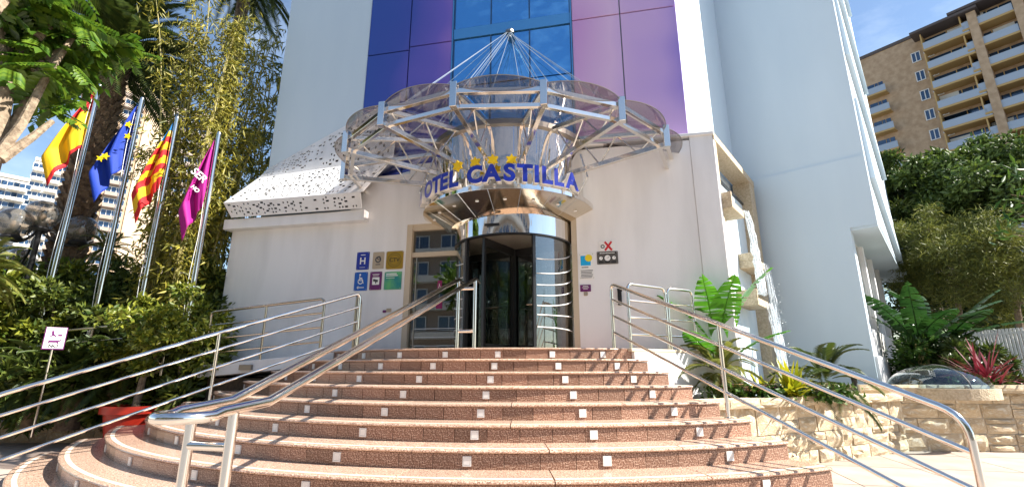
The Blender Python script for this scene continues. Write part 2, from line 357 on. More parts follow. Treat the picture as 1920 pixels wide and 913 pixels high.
for k in range(1, 11):
    R, z = SR(k), SZ(k); r0 = R-.47 if k > 1 else R-1.2
    a0 = A0 if k > 1 else R_(-40)
    s_ = MB().sector(SC, r0, R-.045, a0+.004, A1-.004, 0 if k > 6 else z-.75, z-.034, 48).build('step', 'granite_core', st)
    n = max(5, round((A1-a0)*R/1.25)); da = (A1-a0)/n
    for i in range(n):                                   # tread slabs with a rounded nose
        t0, t1 = a0+i*da+.0007, a0+(i+1)*da-.0007; m = MB()
        prof = [(r0, z-.032), (R-.02, z-.032), (R-.006, z-.026), (R, z-.016), (R-.005, z-.005), (R-.018, z), (r0, z)]
        base = len(m.v); q = 8; kk = len(prof)
        for a in range(q+1):
            t = t0+(t1-t0)*a/q
            for r, zz in prof: m.v.append((SC[0]+r*math.sin(t), SC[1]-r*math.cos(t), zz))
        for a in range(q):
            for b in range(kk): m.f.append((a*kk+b, (a+1)*kk+b, (a+1)*kk+(b+1) % kk, a*kk+(b+1) % kk)); m.m.append(0)
        m.f += [tuple(range(kk-1, -1, -1)), tuple(q*kk+b for b in range(kk))]; m.m += [0, 0]
        m.build('tread_slab', 'granite_tread_lit', s_)
    for i in range(n):
        t0, t1 = a0+i*da+.0015, a0+(i+1)*da-.0015
        MB().sector(SC, R-.105, R-.06, t0, t1, z-.004, z+.002, 8).build('anti_slip_strip', 'cream_strip', s_)
    nt_ = int((A1-a0)*R/.308); dt = (A1-a0)/nt_
    for i in range(nt_):
        t = a0+(i+.5)*dt; r = R-.034
        inst('riser_tile', tile, s_, (SC[0]+r*math.sin(t), SC[1]-r*math.cos(t), z-.098), (0, 0, t))
    for a in LIGHTS:
        t = R_(a)
        if t < a0+.05: continue
        r = R-.024; inst('step_light', ltm, s_, (SC[0]+r*math.sin(t), SC[1]-r*math.cos(t), z-.092), (0, 0, t))
# landing behind the top step, with the lit white flank on the right
ld = MB().prism([(-2.95, -.26), (-2.6, -1.1), (-1.9, -1.65), (-.35, -2.0), (1.4, -1.75), (2.0, -1.5), (3.2, -.26)], 1.40, 1.594)
tag(ld.build('landing', 'granite'), kind='structure')
fl = thing('landing_flank_wall', 'low white flank wall beside the top steps with palm shadow', 'wall', (2.6, -1, 0))
MB().wall((2.06, -1.52), (3.24, -.24), .2, 0, 1.55).build('wall', 'stucco', fl)
MB().wall((2.02, -1.56), (3.28, -.22), .3, 1.553, 1.60).build('coping', 'beige_frame', fl, bevel=.008)
# ================================================================== HOTEL BUILDING
hb = thing('hotel_building', 'white hotel with purple and pink cladding, blue glass and angled white wing', 'building', (0, 1, 0))
YB, YT = -.25, 0.
W0, W1 = Vector((4.85, 2.90)), Vector((7.04, 1.66)); WS = Vector((11.14, 8.93))     # wing wall and its side
F0 = Vector((3.36, 0)); TOP = 34
# tower walls
MB().box(-5.75, -3.5, -.03, .35, 4.0, TOP).build('tower_wall', 'tower_paint', hb)
MB().box(-5.75, -5.45, .352, 9, 4, TOP).build('tower_wall', 'tower_paint', hb)
MB().wall(F0, W0, .3, 4.0, TOP).build('tower_wall', 'tower_paint', hb, label='white wall slanting back beside the pink panels, half in sun')
MB().box(-3.5, 3.36, .06, .3, 4.9, TOP).build('backing_wall', 'dark_steel', hb)
PX = [-3.5, -2.46, -1.435, 1.235, 2.24, 3.36]; PZ = [5.0, 8.36, 11.5, 14.6, 17.8, 21, 24.2, 27.4, 30.6, TOP]
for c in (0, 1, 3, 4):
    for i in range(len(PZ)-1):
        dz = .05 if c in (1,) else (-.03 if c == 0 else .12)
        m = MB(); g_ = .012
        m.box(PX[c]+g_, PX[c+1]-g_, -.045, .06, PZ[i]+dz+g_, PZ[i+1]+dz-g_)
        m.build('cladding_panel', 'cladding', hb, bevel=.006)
# curtain wall
GX = [-1.40, -.545, .32, 1.20]; GZ = [4.9, 7.25, 8.44, 8.72, 10.0, 11.3, 12.8, 14, 15.4, 16.8, 18.2, 19.6, 21, 23, 25, 27, 29, 31, TOP]
for i in range(len(GZ)-1):
    if i == 2:
        MB().box(GX[0], GX[3], -.03, .05, GZ[i]+.012, GZ[i+1]-.012).build('spandrel', 'spandrel', hb); continue
    for c in range(3):
        MB().box(GX[c]+.015, GX[c+1]-.015, 0, .05, GZ[i]+.015, GZ[i+1]-.015).build('glass_pane', 'blue_glass', hb)
for x in GX:
    MB().box(x-.014, x+.014, -.02, .055, 4.9, TOP).build('mullion', 'far_glass', hb)
for x in (-1.425, 1.222): MB().box(x-.012, x+.012, -.06, .05, 4.9, TOP).build('corner_trim', 'spandrel', hb)
# base block with the entrance opening
def bw(x0, x1, z0, z1, y0=YB, y1=.06): MB().box(x0, x1, y0, y1, z0, z1).build('base_wall', 'stucco', hb)
bw(-6.25, -2.16, .0, 4.30); bw(-2.16, 1.20, 4.10, 5.40); bw(1.20, 3.32, 0, 5.38); bw(-3.45, -2.16, 4.30, 5.2); bw(3.324, 3.72, 0, 5.44, -.262, .05)
MB().box(1.1, 3.74, -.30, .05, 5.441, 5.50).build('coping', 'stucco', hb, bevel=.01)
MB().box(-6.25, -6.0, .062, 6, 0, 4.3).build('base_wall', 'stucco', hb)
# perforated cornice on the left
MB().box(-6.33, -3.02, -.44, .02, 4.20, 4.42).build('cornice', 'stucco', hb, bevel=.01)
def perforated(name, q, nu, nv, dens, m='stucco', seed=0):
    """panel with real punched openings: quad q = bottom-left, bottom-right, top-right, top-left"""
    r = random.Random(seed); a, b, c, d = [Vector(p) for p in q]; nrm = (b-a).cross(d-a).normalized()*.008
    hole = [[False]*nv for _ in range(nu)]
    i = 2
    while i < nu-2:
        if r.random() < .12: i += r.randint(2, 4)
        for j in range(1, nv-1):
            if r.random() < dens and not hole[i][j-1] and not hole[i-1][j]:
                hole[i][j] = True
                if r.random() < .3 and i+1 < nu-2: hole[i+1][j] = True
        i += r.choice((2, 2, 2, 3))
    def P(i, j): u, v = i/nu, j/nv; return (a*(1-u)+b*u)*(1-v)+(d*(1-u)+c*u)*v
    o = MB()
    for i in range(nu):
        for j in range(nv):
            if hole[i][j]: continue
            p = [P(i, j), P(i+1, j), P(i+1, j+1), P(i, j+1)]
            o.add(p+[x-nrm for x in p], [(0, 1, 2, 3), (7, 6, 5, 4)])
            for (di, dj, e0, e1) in ((1, 0, 1, 2), (-1, 0, 3, 0), (0, 1, 2, 3), (0, -1, 0, 1)):
                ii, jj = i+di, j+dj
                if not (0 <= ii < nu and 0 <= jj < nv) or hole[ii][jj]:
                    o.add([p[e0], p[e0]-nrm, p[e1]-nrm, p[e1]], [(0, 1, 2, 3)])
    x = o.build(name, m, hb); bk = MB(); w_ = nrm*5
    G = [[P(nu*(.03+.94*i/10), nv*(.04+.92*j/5))-w_ for j in range(6)] for i in range(11)]
    for i in range(10):
        for j in range(5): bk.add([G[i][j], G[i+1][j], G[i+1][j+1], G[i][j+1]], [(0, 1, 2, 3)])
    bk.build('hole_shade_sheet', 'black', x)  # black sheet added to stand for the shade inside the openings
    return x
perforated('perforated_panel', [(-6.10, -.50, 4.43), (-3.05, -.50, 4.43), (-3.05, -.60, 4.74), (-6.26, -.60, 4.74)], 92, 9, .55, seed=1)
perforated('perforated_panel', [(-6.26, -.60, 4.745), (-3.0, -.60, 4.745), (-2.6, -.20, 5.60), (-5.80, -.20, 5.46)], 92, 19, .42, seed=2)
perforated('perforated_panel', [(-5.80, -.20, 5.465), (-2.6, -.20, 5.605), (-2.6, -.045, 7.2), (-5.76, -.045, 5.72)], 84, 19, .42, seed=3)
MB().add([(-6.26, -.6, 4.74), (-6.26, .3, 4.74), (-5.78, .3, 5.7), (-5.8, -.2, 5.46)], [(0, 3, 2, 1)]).build('parapet_end', 'stucco', hb)
# wing wall, its overhanging side and the windows below
MB().wall(W0, W1, .4, 5.602, TOP).build('wing_wall', 'tower_paint', hb)
dW = (W1-W0).normalized(); nW = Vector((dW.y, -dW.x)); LW = (W1-W0).length
c_ = W0+dW*2.06                                         # ground-floor corner
m = MB(); pf = [(0, 0), (2.06, 0), (2.06, 4.1), (LW, 4.1), (LW, 5.6), (0, 5.6)]
for o_ in (.035, -.36): m.v += [(*(W0+dW*s_+nW*o_), z_) for s_, z_ in pf]
m.f = [tuple(range(6)), tuple(range(11, 5, -1))]+[(i, i+6, (i+1) % 6+6, (i+1) % 6) for i in range(6)]; m.m = [0]*8
m.build('wing_wall', 'tower_paint', hb)
sd = (WS-W1).normalized()
MB().prism([c_+dW*.003, W1+nW*.03, WS, WS+Vector((-3, 1)), c_+Vector((-.5, 2.0))], 4.05, 4.098).build('soffit', 'tower_paint', hb)
MB().wall(W1+sd*.01, WS, .3, 4.21, TOP).build('wing_side_wall', 'tower_paint', hb)
for i, z in enumerate((5.2, 8.2, 11.2, 14.2)):          # slanted fins on the sunny side
    n_ = Vector((sd.y, -sd.x)); a = W1+sd*.4; b = W1+sd*6.5
    MB().hexa([(*a, z), (*b, z-1.2), (*(b+n_*.12), z-1.2), (*(a+n_*.10), z), (*a, z+1.9), (*b, z+.5), (*(b+n_*.05), z+.5), (*(a+n_*.05), z+1.9)]).build('side_fin', 'tower_paint', hb)
c2 = c_+sd*6.2
MB().wall(c_+sd*.01, c2, .3, 0, 2.10).build('side_parapet', 'stucco', hb)
MB().wall(c_+sd*.01-nW*0+Vector((.06, .0)), c2+Vector((.1, 0)), .3, 0, 1.55).build('side_plinth', 'stucco', hb)
for i in range(4):
    a = c_+sd*(.02+i*1.75); MB().wall(a, a+sd*.26, .3, 2.101, 4.098).build('side_pier', 'stucco', hb)
    p = c_+sd*(.3+i*1.75); q = p+sd*1.46; o_ = Vector((-sd.y, sd.x))*.10
    wn = MB().wall(p+o_, q+o_, .02, 2.15, 4.05).build('side_window', 'window_glass', hb)
    for z0, z1 in ((2.101, 2.16), (4.03, 4.098)): MB().wall(p+o_*.8, q+o_*.8, .06, z0, z1).build('frame', 'white_frame', wn)
    for s_ in (0, .72, 1.41): MB().wall(p+o_*.7+sd*s_, p+o_*.7+sd*(s_+.05), .08, 2.162, 4.028).build('frame', 'white_frame', wn)
# dark room behind the side windows, lobby behind the door
MB().box(-2.5, 1.8, 3.6, 3.7, 1.5, 4.3).box(-2.6, -2.5, .07, 3.7, 1.5, 4.3).box(1.7, 1.8, .07, 3.6, 1.5, 4.3).box(-2.5, 1.7, .07, 3.6, 4.15, 4.25).build('lobby_wall', 'beige_frame', hb)
MB().box(-2.5, 1.7, -.24, 3.6, 1.45, 1.592).build('lobby_floor', 'granite', hb)
MB().box(-1.9, .9, 2.4, 2.9, 1.593, 2.7).build('lobby_counter', 'plaque_gold', hb)
# side door and its frame
sdoor = MB(); sdoor.box(-2.16, -2.05, -.24, .0, 1.6, 4.10); sdoor.box(-2.05, -.9, -.22, -.02, 3.98, 4.10); sdoor.box(-2.05, -.9, -.2, -.06, 3.44, 3.53)
sdoor.build('door_frame', 'beige_frame', hb)
MB().box(1.10, 1.20, -.24, 0, 1.6, 4.10).build('door_frame', 'beige_frame', hb)
d_ = MB().box(-2.05, -.95, -.15, -.13, 1.62, 3.44).build('side_door', 'door_glass', hb)
MB().box(-1.97, -1.95, -.165, -.12, 1.62, 3.44).build('door_stile', 'alu_frame', d_); MB().box(-1.05, -1.02, -.165, -.12, 1.62, 3.44).build('door_stile', 'alu_frame', d_)
MB().box(-2.05, -.95, -.15, -.13, 3.53, 3.98).build('transom_pane', 'door_glass', hb)
MB().box(-1.51, -1.42, -.156, -.151, 2.74, 2.96).build('door_sticker', 'magenta', d_); MB().box(-1.525, -1.40, -.156, -.151, 2.42, 2.55).build('door_sticker', 'magenta', d_)
m = MB()
for i in range(10):
    t0, t1 = 5.0*i/10+2.2, 5.0*(i+1)/10+2.2; m.beam((-1.465+.022*math.cos(t0), -.158, 2.83+.022*math.sin(t0)), (-1.465+.022*math.cos(t1), -.158, 2.83+.022*math.sin(t1)), .008, .002, up=(0, 1, 0))
m.beam((-1.47, -.158, 2.90), (-1.468, -.158, 2.84), .012, .002, up=(0, 1, 0)); m.build('door_sticker_symbol', 'white_plastic', d_)
for i in range(3): MB().box(-1.94, -1.06, -.157, -.151, 1.72+i*.16, 1.73+i*.16).build('door_band', 'white_plastic', d_)
# water feature frame on the slanting flank
wf = thing('water_wall', 'stone framed water wall with stepped ledges and falling water', 'fountain', (4.4, 1.2, 0))
B0 = Vector((3.735, -.25)); dF = (Vector((5.12, 2.55))-B0).normalized(); nF = Vector((dF.y, -dF.x)); LF = 3.12
def fp(s, o=0.): return B0+dF*s+nF*o
MB().wall(fp(0), fp(.09), .35, 0, 5.5).build('stile', 'stucco', wf)
MB().wall(fp(.092), fp(.16), .3, 0, 5.40).build('stone_stile', 'stone_trim', wf)
MB().wall(fp(LF-.46), fp(LF), .35, 0, 5.36).build('stone_stile', 'stone_trim', wf)
MB().wall(fp(.0, .012), fp(LF, .012), .35, 5.362, 5.50).build('lintel', 'stone_trim', wf)
MB().wall(fp(.16, -.2), fp(LF-.46, -.2), .06, .5, 4.85).build('back_panel', 'water_panel', wf)
MB().wall(fp(.16, -.17), fp(LF-.46, -.17), .03, 4.851, 4.90).build('panel_cap', 'black', wf)
for s0, s1, z in ((.1, .95, 4.05), (1.7, 2.75, 3.25), (1.2, 2.1, 2.45)):
    l_ = MB().wall(fp(s0, .16), fp(s1, .16), .36, z, z+.14).wall(fp(s0, .16), fp(s0+.06, .16), .36, z+.141, z+.3).build('stone_ledge', 'stone_trim', wf, bevel=.01)
def fall(s0, z0, z1, wd, seed):
    r = random.Random(seed); m = MB(); n = 16
    for k in range(3):
        pts = []; rs = []
        for i in range(n+1):
            t = i/n; z = z0+(z1-z0)*t; o = .16+.10*math.sqrt(t)+.03*k; s = s0+wd*(k-1)+.05*(r.random()-.5)*(1+t)
            q = fp(s, o); pts.append((q.x, q.y, z)); rs.append((.016+.022*t)*(.5+1.0*r.random()))
        m.tube(pts, rs, 6)
    d = m.build('water_stream', 'water', wf, smooth=True); return d
fall(.98, 4.2, 2.6, .04, 1); fall(2.15, 3.38, .95, .05, 2); fall(1.95, 2.55, .95, .07, 3)
sp = leafmesh('water_spray', np.array([[*(fp(2.1+.28*rnd.gauss(0, 1)*(1.4-t), .3+.1*rnd.random())), .95+2.0*t*t] for t in rng.random(220)]), rdir(220), .025, .02, 'water')
sp = mkobj('water_spray', sp, None, wf); sp['kind'] = 'stuff'
# ================================================================== REVOLVING DOOR
DC = (-.04, .02)
rd = thing('revolving_door', 'round glass revolving door with black wings under a steel header', 'door', (DC[0], DC[1], 1.6))
MB().lathe([(1.13, 3.57), (1.13, 3.92), (1.09, 3.92), (1.09, 3.57), (1.13, 3.57)], (*DC, 0), 64).build('header', 'mirror_steel', rd, smooth='auto')
MB().lathe([(1.135, 3.545), (1.14, 3.545), (1.14, 3.57), (1.05, 3.57), (1.05, 3.545), (1.135, 3.545)], (*DC, 0), 64).build('header_trim', 'black', rd)
MB().lathe([(.02, 3.545), (1.05, 3.545), (1.05, 3.56), (.02, 3.56)], (*DC, 0), 48).build('door_ceiling', 'alu_frame', rd)
for a0, a1 in ((-150, -38), (30, 150)):
    gl = MB().sector(DC, 1.085, 1.1, R_(a0), R_(a1), 1.6, 3.545, 40).build('curved_glass', 'door_glass', rd, smooth='auto')
    for a in (a0, a1, (a0+a1)/2 if a0 > 0 else -92):
        t = R_(a); MB().sector(DC, 1.06, 1.125, t-.022, t+.022, 1.6, 3.545, 2).build('post', 'steel' if a not in (a0, a1) else 'black', gl)
    for i, (z0, dz) in enumerate(((3.25, .35), (3.0, .32), (2.8, .30), (2.62, .28), (2.45, .26), (2.3, .05), (2.1, -.05))):
        pts = []
        for j in range(17):
            u = j/16; t = R_(a0+(a1-a0)*(.02+.55*u)) if a0 > 0 else R_(a1-(a1-a0)*(.05+.5*u))
            r = 1.104; pts.append((DC[0]+r*math.sin(t), DC[1]-r*math.cos(t), z0-.12+dz*u*u))
        MB().tube(pts, .0085, 5).build('white_line', 'white_plastic', gl)
for i in range(4):
    t = R_(-20+90*i); e = Vector((math.sin(t), -math.cos(t))); p = Vector(DC)+e*.06; q = Vector(DC)+e*1.04
    wg = MB().wall(p, q, .012, 1.72, 3.40).build('wing_glass', 'door_glass', rd)
    MB().wall(p-Vector((e.y, -e.x))*0, q, .045, 1.61, 1.72).build('rail', 'black', wg); MB().wall(p, q, .045, 3.40, 3.54).build('rail', 'black', wg)
    MB().wall(q-e*.05, q+e*.01, .05, 1.721, 3.399).build('stile', 'black', wg); MB().wall(p, p+e*.04, .05, 1.721, 3.399).build('stile', 'black', wg)
    MB().tube([(*(p+e*.25+Vector((e.y, -e.x))*.05), 2.45), (*(p+e*.7+Vector((e.y, -e.x))*.05), 2.45)], .014, 8).build('push_bar', 'steel', wg)
MB().tube([(*DC, 1.6), (*DC, 3.54)], .055, 12).build('centre_post', 'black', rd)
MB().box(-.32, -.06, -1.125+.0, -1.115, 3.70, 3.745).build('sensor', 'black', rd)
# ================================================================== CANOPY
cn = thing('entrance_canopy', 'fan-shaped steel and smoked glass canopy around a mirror steel drum', 'canopy', (-.1, 0, 4.1))
CC = (-.13, 0.)
for i in range(12):
    a0, a1 = R_(-92+184/12*i)+.002, R_(-92+184/12*(i+1))-.002
    MB().lathe([(1.5, 4.25), (1.5, 5.40)], (*CC, 0), 8, a0, a1).build('drum_panel', 'mirror_steel', cn, smooth=True)
MB().lathe([(1.47, 5.40), (1.56, 5.40), (1.56, 5.50), (1.47, 5.50), (1.47, 5.40)], (*CC, 0), 48, R_(-92), R_(92)).build('collar', 'dark_steel', cn)
MB().lathe([(1.50, 4.25), (1.67, 4.25), (1.67, 4.165)], (*CC, 0), 64, R_(-96), R_(96)).build('rim', 'mirror_steel', cn, smooth='auto')
for i in range(10):
    a0, a1 = R_(-96+19.2*i)+.003, R_(-96+19.2*(i+1))-.003
    s_ = MB().lathe([(1.665, 4.163), (1.12, 3.90)], (*CC, 0), 8, a0, a1).build('soffit_panel', 'soffit_steel', cn, smooth=True)
    t = (a0+a1)/2; MB().lathe([(.0, 0), (.028, 0), (.034, .012)], (CC[0]+1.45*math.sin(t), CC[1]-1.45*math.cos(t), 4.045), 10).build('downlight', 'white_plastic', s_)
def cp(a, r, z): return Vector((CC[0]+r*math.sin(R_(a)), CC[1]-r*math.cos(R_(a)), z))
ANG = [-88.5, -67.5, -45, -22.5, 0, 22.5, 45, 67.5, 88.5]
ANG = [a-1.5 if abs(a) < 80 else a for a in ANG]
for a in ANG:
    wall_ = abs(a) > 80; ro = 3.16
    ti, to, bi, bo = cp(a, 1.5, 5.44), cp(a, ro, 5.07), cp(a, 1.5, 4.78), cp(a, ro, 4.84)
    t = MB().beam(ti, to, .07, .07).build('top_chord', 'steel', cn, bevel=.006); MB().beam(bi, bo, .075, .085).build('bottom_chord', 'steel', cn, bevel=.006)
    MB().beam(cp(a, ro+.03, 4.78), cp(a, ro+.03, 5.17), .10, .12).build('node_block', 'steel', cn, bevel=.008)
    zz = [ti.lerp(to, .05), bi.lerp(bo, .3), ti.lerp(to, .5), bi.lerp(bo, .72), ti.lerp(to, .93)]
    for p, q in zip(zz, zz[1:]): MB().tube([p, q], .014, 6).build('brace', 'steel', t)
    if not wall_: MB().tube([cp(a, 1.52, 4.3), cp(a, 1.75, 4.62), cp(a, 1.62, 5.1)], .018, 6).build('bracket', 'steel', t)
for a, b in zip(ANG, ANG[1:]):
    MB().beam(cp(a, 3.15, 5.06), cp(b, 3.15, 5.06), .07, .075).build('rim_beam', 'steel', cn, bevel=.005)
    MB().beam(cp(a, 3.06, 4.87), cp(b, 3.06, 4.87), .06, .065).build('rim_beam', 'steel', cn, bevel=.005)
    m = MB(); nu, nv = 12, 5
    for lay in (0, 1):
        for i in range(nu+1):
            u = i/nu; ang = a+.35+(b-a-.7)*u; bul = 4*u*(1-u)
            for j in range(nv+1):
                v = j/nv; r = 1.52+(3.19+.13*bul-1.52)*v; z = 5.50-.37*v+.02*bul*v+.03*v*(1-v)*4 + lay*.012
                m.v.append(tuple(cp(ang, r, z)))
    k = (nu+1)*(nv+1); ix = lambda i, j, l: l*k+i*(nv+1)+j
    for i in range(nu):
        for j in range(nv):
            m.f.append((ix(i, j, 0), ix(i, j+1, 0), ix(i+1, j+1, 0), ix(i+1, j, 0))); m.f.append((ix(i, j, 1), ix(i+1, j, 1), ix(i+1, j+1, 1), ix(i, j+1, 1)))
    for i in range(nu): m.f.append((ix(i, nv, 0), ix(i, nv, 1), ix(i+1, nv, 1), ix(i+1, nv, 0)))
    for j in range(nv): m.f.append((ix(0, j, 0), ix(0, j, 1), ix(0, j+1, 1), ix(0, j+1, 0))); m.f.append((ix(nu, j, 0), ix(nu, j+1, 0), ix(nu, j+1, 1), ix(nu, j, 1)))
    m.m = [0]*len(m.f); m.build('glass_panel', 'smoked_glass', cn, smooth='auto')
    md = (a+b)/2; e = [cp(a+(b-a)*i/12, 3.19+.13*4*(i/12)*(1-i/12)+.004, 5.138+.02*4*(i/12)*(1-i/12)) for i in range(13)]
    MB().tube(e, .007, 5).build('glass_edge', 'dark_steel', cn)
HUB = Vector((-.10, -.10, 8.36))
MB().tube([HUB+Vector((0, .1, 0)), HUB+Vector((0, -.06, 0))], .06, 10).lathe([(.05, -.02), (.10, -.02), (.10, .03), (.05, .03), (.05, -.02)], HUB, 12).build('cable_hub', 'dark_steel', cn)
for a in ANG:
    for r, dx in ((2.98, -.03), (1.75, .03)):
        if abs(a) > 80 and r < 2: continue
        MB().tube([HUB+Vector((dx, -.05, 0)), cp(a, r, 5.16 if r > 2 else 5.5)], .006, 5).build('cable', 'lens', cn)
# ------------------------------------------------------------------ sign on the drum rim
sg = thing('hotel_sign', 'blue raised letters reading HOTEL CASTILLA with four yellow stars', 'sign', (-.1, -1.66, 4.2))
for ch, px in zip('HOTELCASTILLA', (800, 811, 825, 838, 855, 893, 923, 955, 983, 1004, 1022, 1043, 1067)):
    p = oncirc(px, 345, CC, 1.66); a = math.atan2(p.x-CC[0], -(p.y-CC[1]))
    if ch == 'H': a -= .07
    p = cp(math.degrees(a), 1.69, 4.40); inst('letter', text_mesh(ch, .40, .045, .019, ('sign_blue', 'sign_white')), sg, p, (math.pi/2, 0, a))
stm = MB(); pr = []
for i in range(12):
    t = math.pi*i/6; r = .10 if i % 2 == 0 else .057; pr.append((r*math.sin(t), r*math.cos(t)))
stm.prism(pr[::-1], -.03, .03); stm = stm.mesh('star'); stm.materials.append(MATS['star_yellow'])
for px, py in ((861, 312), (893, 306), (925, 301), (959, 301)):
    p = oncirc(px, py, CC, 1.66); a = math.atan2(p.x-CC[0], -(p.y-CC[1])); inst('star', stm, sg, cp(math.degrees(a), 1.70, p.z-.01), (math.pi/2, 0, a))
    MB().tube([cp(math.degrees(a), 1.66, p.z-.01), cp(math.degrees(a), 1.49, p.z-.01)], .012, 6).build('star_bracket', 'steel', sg)
# ================================================================== RAILINGS
def arc3(p, d0, d1, r, n=6):
    """fillet at corner p between incoming direction d0 and outgoing d1"""
    d0 = Vector(d0).normalized(); d1 = Vector(d1).normalized(); a = Vector(p)-d0*r; b = Vector(p)+d1*r
    return [(1-t)**2*a+2*t*(1-t)*Vector(p)+t*t*b for t in [i/n for i in range(n+1)]]
def post(par, x, y, z0, z1, r=.024, m='steel', lean=(0, 0)):
    o = MB().tube([(x, y, z0), (x+lean[0], y+lean[1], z1)], r, 12).build('post', m, par, smooth='auto')
    MB().lathe([(0, .012), (.035, .012), (.05, .004), (.05, 0)], (x, y, z0), 14).build('base_flange', m, o, smooth='auto')
    return o
def stair_rail(label, ang, gap, posts, end_r):
    e = Vector((math.sin(ang), -math.cos(ang))); f = lambda r, z: Vector((SC[0]+e.x*r, SC[1]+e.y*r, z))
    zr = lambda r: 1.6-(r-3.9)*.4                       # nosing line
    r0, r1 = 3.78, end_r
    t = thing('stair_railing', label, 'railing', f(5.9, .8), 'handrails flanking the entrance steps')
    top0, top1 = f(r0, zr(r0)+1.0-.05), f(r1, max(zr(r1), 0)+1.0)
    d = (top1-top0).normalized(); pts = [f(r0, 1.6)]+arc3(top0, (0, 0, 1), d, .11)+arc3(top1, d, (0, 0, -1), .16)+[f(r1, .0)]
    MB().tube(pts, .026, 14).build('handrail', 'steel', t, smooth='auto')
    for h in (.24, .49, .74): MB().tube([top0-Vector((0, 0, h)), top1-Vector((0, 0, h))], .019, 12).build('bar', 'steel', t, smooth='auto')
    for r in posts:
        k = round((r-4.1)/.4)+2; z = max(1.6-.16*(k-1), 0); q = top0+(top1-top0)*((r-r0)/(r1-r0)); post(t, *f(r, z)[:2], z, q.z, .022)
    return t
stair_rail('steel stair railing with four bars left of the steps', R_(-35.5), 0, (5.85,), 8.0)
stair_rail('steel stair railing with four bars right of the steps', R_(34.2), 0, (5.87,), 8.0)
cr_ = thing('centre_railing', 'double steel handrail looping at its foot in the middle of the steps', 'railing', (-.35, -4, .8))
xs = (-.48, -.22); zt, zb = 2.62, 1.13; yt, yb = -2.0, -6.2
pts = [Vector((xs[0], -1.75, zt-.02)), Vector((xs[0], yt+.05, zt)), Vector((xs[0], yb, zb)), Vector((xs[0], -6.55, 1.10))]
loop = [Vector((-.35-.13*math.cos(t), -6.60-.17*math.sin(t), 1.085)) for t in [math.pi*i/10 for i in range(11)]]
pts += loop+[Vector((xs[1], -6.55, 1.10)), Vector((xs[1], yb, zb)), Vector((xs[1], yt+.05, zt)), Vector((xs[1], -1.75, zt-.02))]
MB().tube(pts, .029, 16).build('handrail', 'steel', cr_, smooth='auto')
for y, z0, z1 in ((-6.46, 0.012, 1.09), (-1.95, 1.6, 2.6)):
    for x in xs: post(cr_, x, y, z0, z1, .027)
    for h in ((.17,) if z0 < 1 else (.12, .75)): MB().tube([(xs[0], y, z1-h), (xs[1], y, z1-h)], .024, 12).build('bar', 'steel', cr_, smooth='auto')
def panel_rail(label, a, b, z0, z1, m, n=3, h=.98, group=None, mids=()):
    """straight railing panel from a to b (xy) with rounded top corners"""
    A, B = Vector((*a, z0)), Vector((*b, z1)); t = thing('railing', label, 'railing', (A+B)/2, group); up = Vector((0, 0, h))
    d = (B-A).normalized(); pts = [A]+arc3(A+up, (0, 0, 1), d, .1)+arc3(B+up, d, (0, 0, -1), .1)+[B]
    MB().tube(pts, .024, 12).build('handrail', m, t, smooth='auto')
    for i in range(n): k = Vector((0, 0, h*(1-(i+1)/(n+.85)))); MB().tube([A+k, B+k], .017, 10).build('bar', m, t, smooth='auto')
    for u in mids:
        p = A.lerp(B, u); post(t, p.x, p.y, p.z-.2, p.z+h, .02, m)
    return t
G2 = 'railing panels on the landing'
panel_rail('sunlit steel railing panel at the right edge of the landing', (2.02, -1.30), (2.62, -.72), 1.6, 1.6, 'steel', group=G2)
panel_rail('short steel railing panel beside the white wall at right', (2.66, -.68), (3.10, -.33), 1.6, 1.6, 'steel', group=G2)
panel_rail('narrow steel railing panel at the left edge of the landing', (-2.62, -1.15), (-2.95, -.42), 1.6, 1.6, 'brass_rail', group=G2)
# ramp along the left wall
rp = thing('access_ramp', 'beige slab ramp with steel edge running along the white wall', 'ramp', (-6, -.8, 1))
MB().hexa([(-5.5, -1.35, 1.16), (-2.85, -1.35, 1.38), (-2.85, -.26, 1.38), (-5.5, -.26, 1.16), (-5.5, -1.35, 1.37), (-2.85, -1.35, 1.58), (-2.85, -.26, 1.58), (-5.5, -.26, 1.37)]).build('slab', 'stucco', rp, bevel=.01)
MB().prism([(-5.4, -1.2), (-3.2, -1.2), (-3.2, -.27), (-5.4, -.27)], 0, 1.15).build('ramp_base', 'soil', rp)
panel_rail('bronze toned railing along the ramp by the white wall', (-5.45, -1.3), (-3.15, -1.3), 1.37, 1.55, 'brass_rail', mids=(.5,), h=.95)
panel_rail('low bronze railing of the ramp behind the hedge', (-11.0, -1.6), (-6.0, -1.6), .9, 1.2, 'brass_rail', mids=(.33, .66), h=.95)
MB().box(-4.62, -4.38, -1.40, -1.352, 1.29, 1.38).build('box', 'dark_steel', rp)
# ================================================================== WALL PLAQUES
def rrect(w, h, r=.012, n=3):
    o = []
    for cx, cz, a in ((w/2-r, h/2-r, 0), (-w/2+r, h/2-r, 90), (-w/2+r, -h/2+r, 180), (w/2-r, -h/2+r, 270)):
        for i in range(n+1): t = R_(a+90*i/n); o.append((cx+r*math.cos(t), cz+r*math.sin(t)))
    return o
def plate(name, mats, par, x, z, w, h, y=YB, th=.014, r=.012):
    p = rrect(w, h, r); n = len(p); m = MB(); m.add([(x+a, y-th, z+b) for a, b in p]+[(x+a, y-.001, z+b) for a, b in p],
        [tuple(range(n)), tuple(range(2*n-1, n-1, -1))]+[(i, i+n, (i+1) % n+n, (i+1) % n) for i in range(n)]); return m.build(name, mats, par)
def wtext(par, s, x, z, size, m, y, off=.0015, name='lettering'):
    return inst(name, text_mesh(s, size, .0012, off, (m,)), par, (x, y, z), (math.pi/2, 0, 0))
def tbar(par, x, z, w_, h, m, y): return MB().box(x-w_/2, x+w_/2, y-.001, y+.001, z-h/2, z+h/2).build('text_line', m, par)
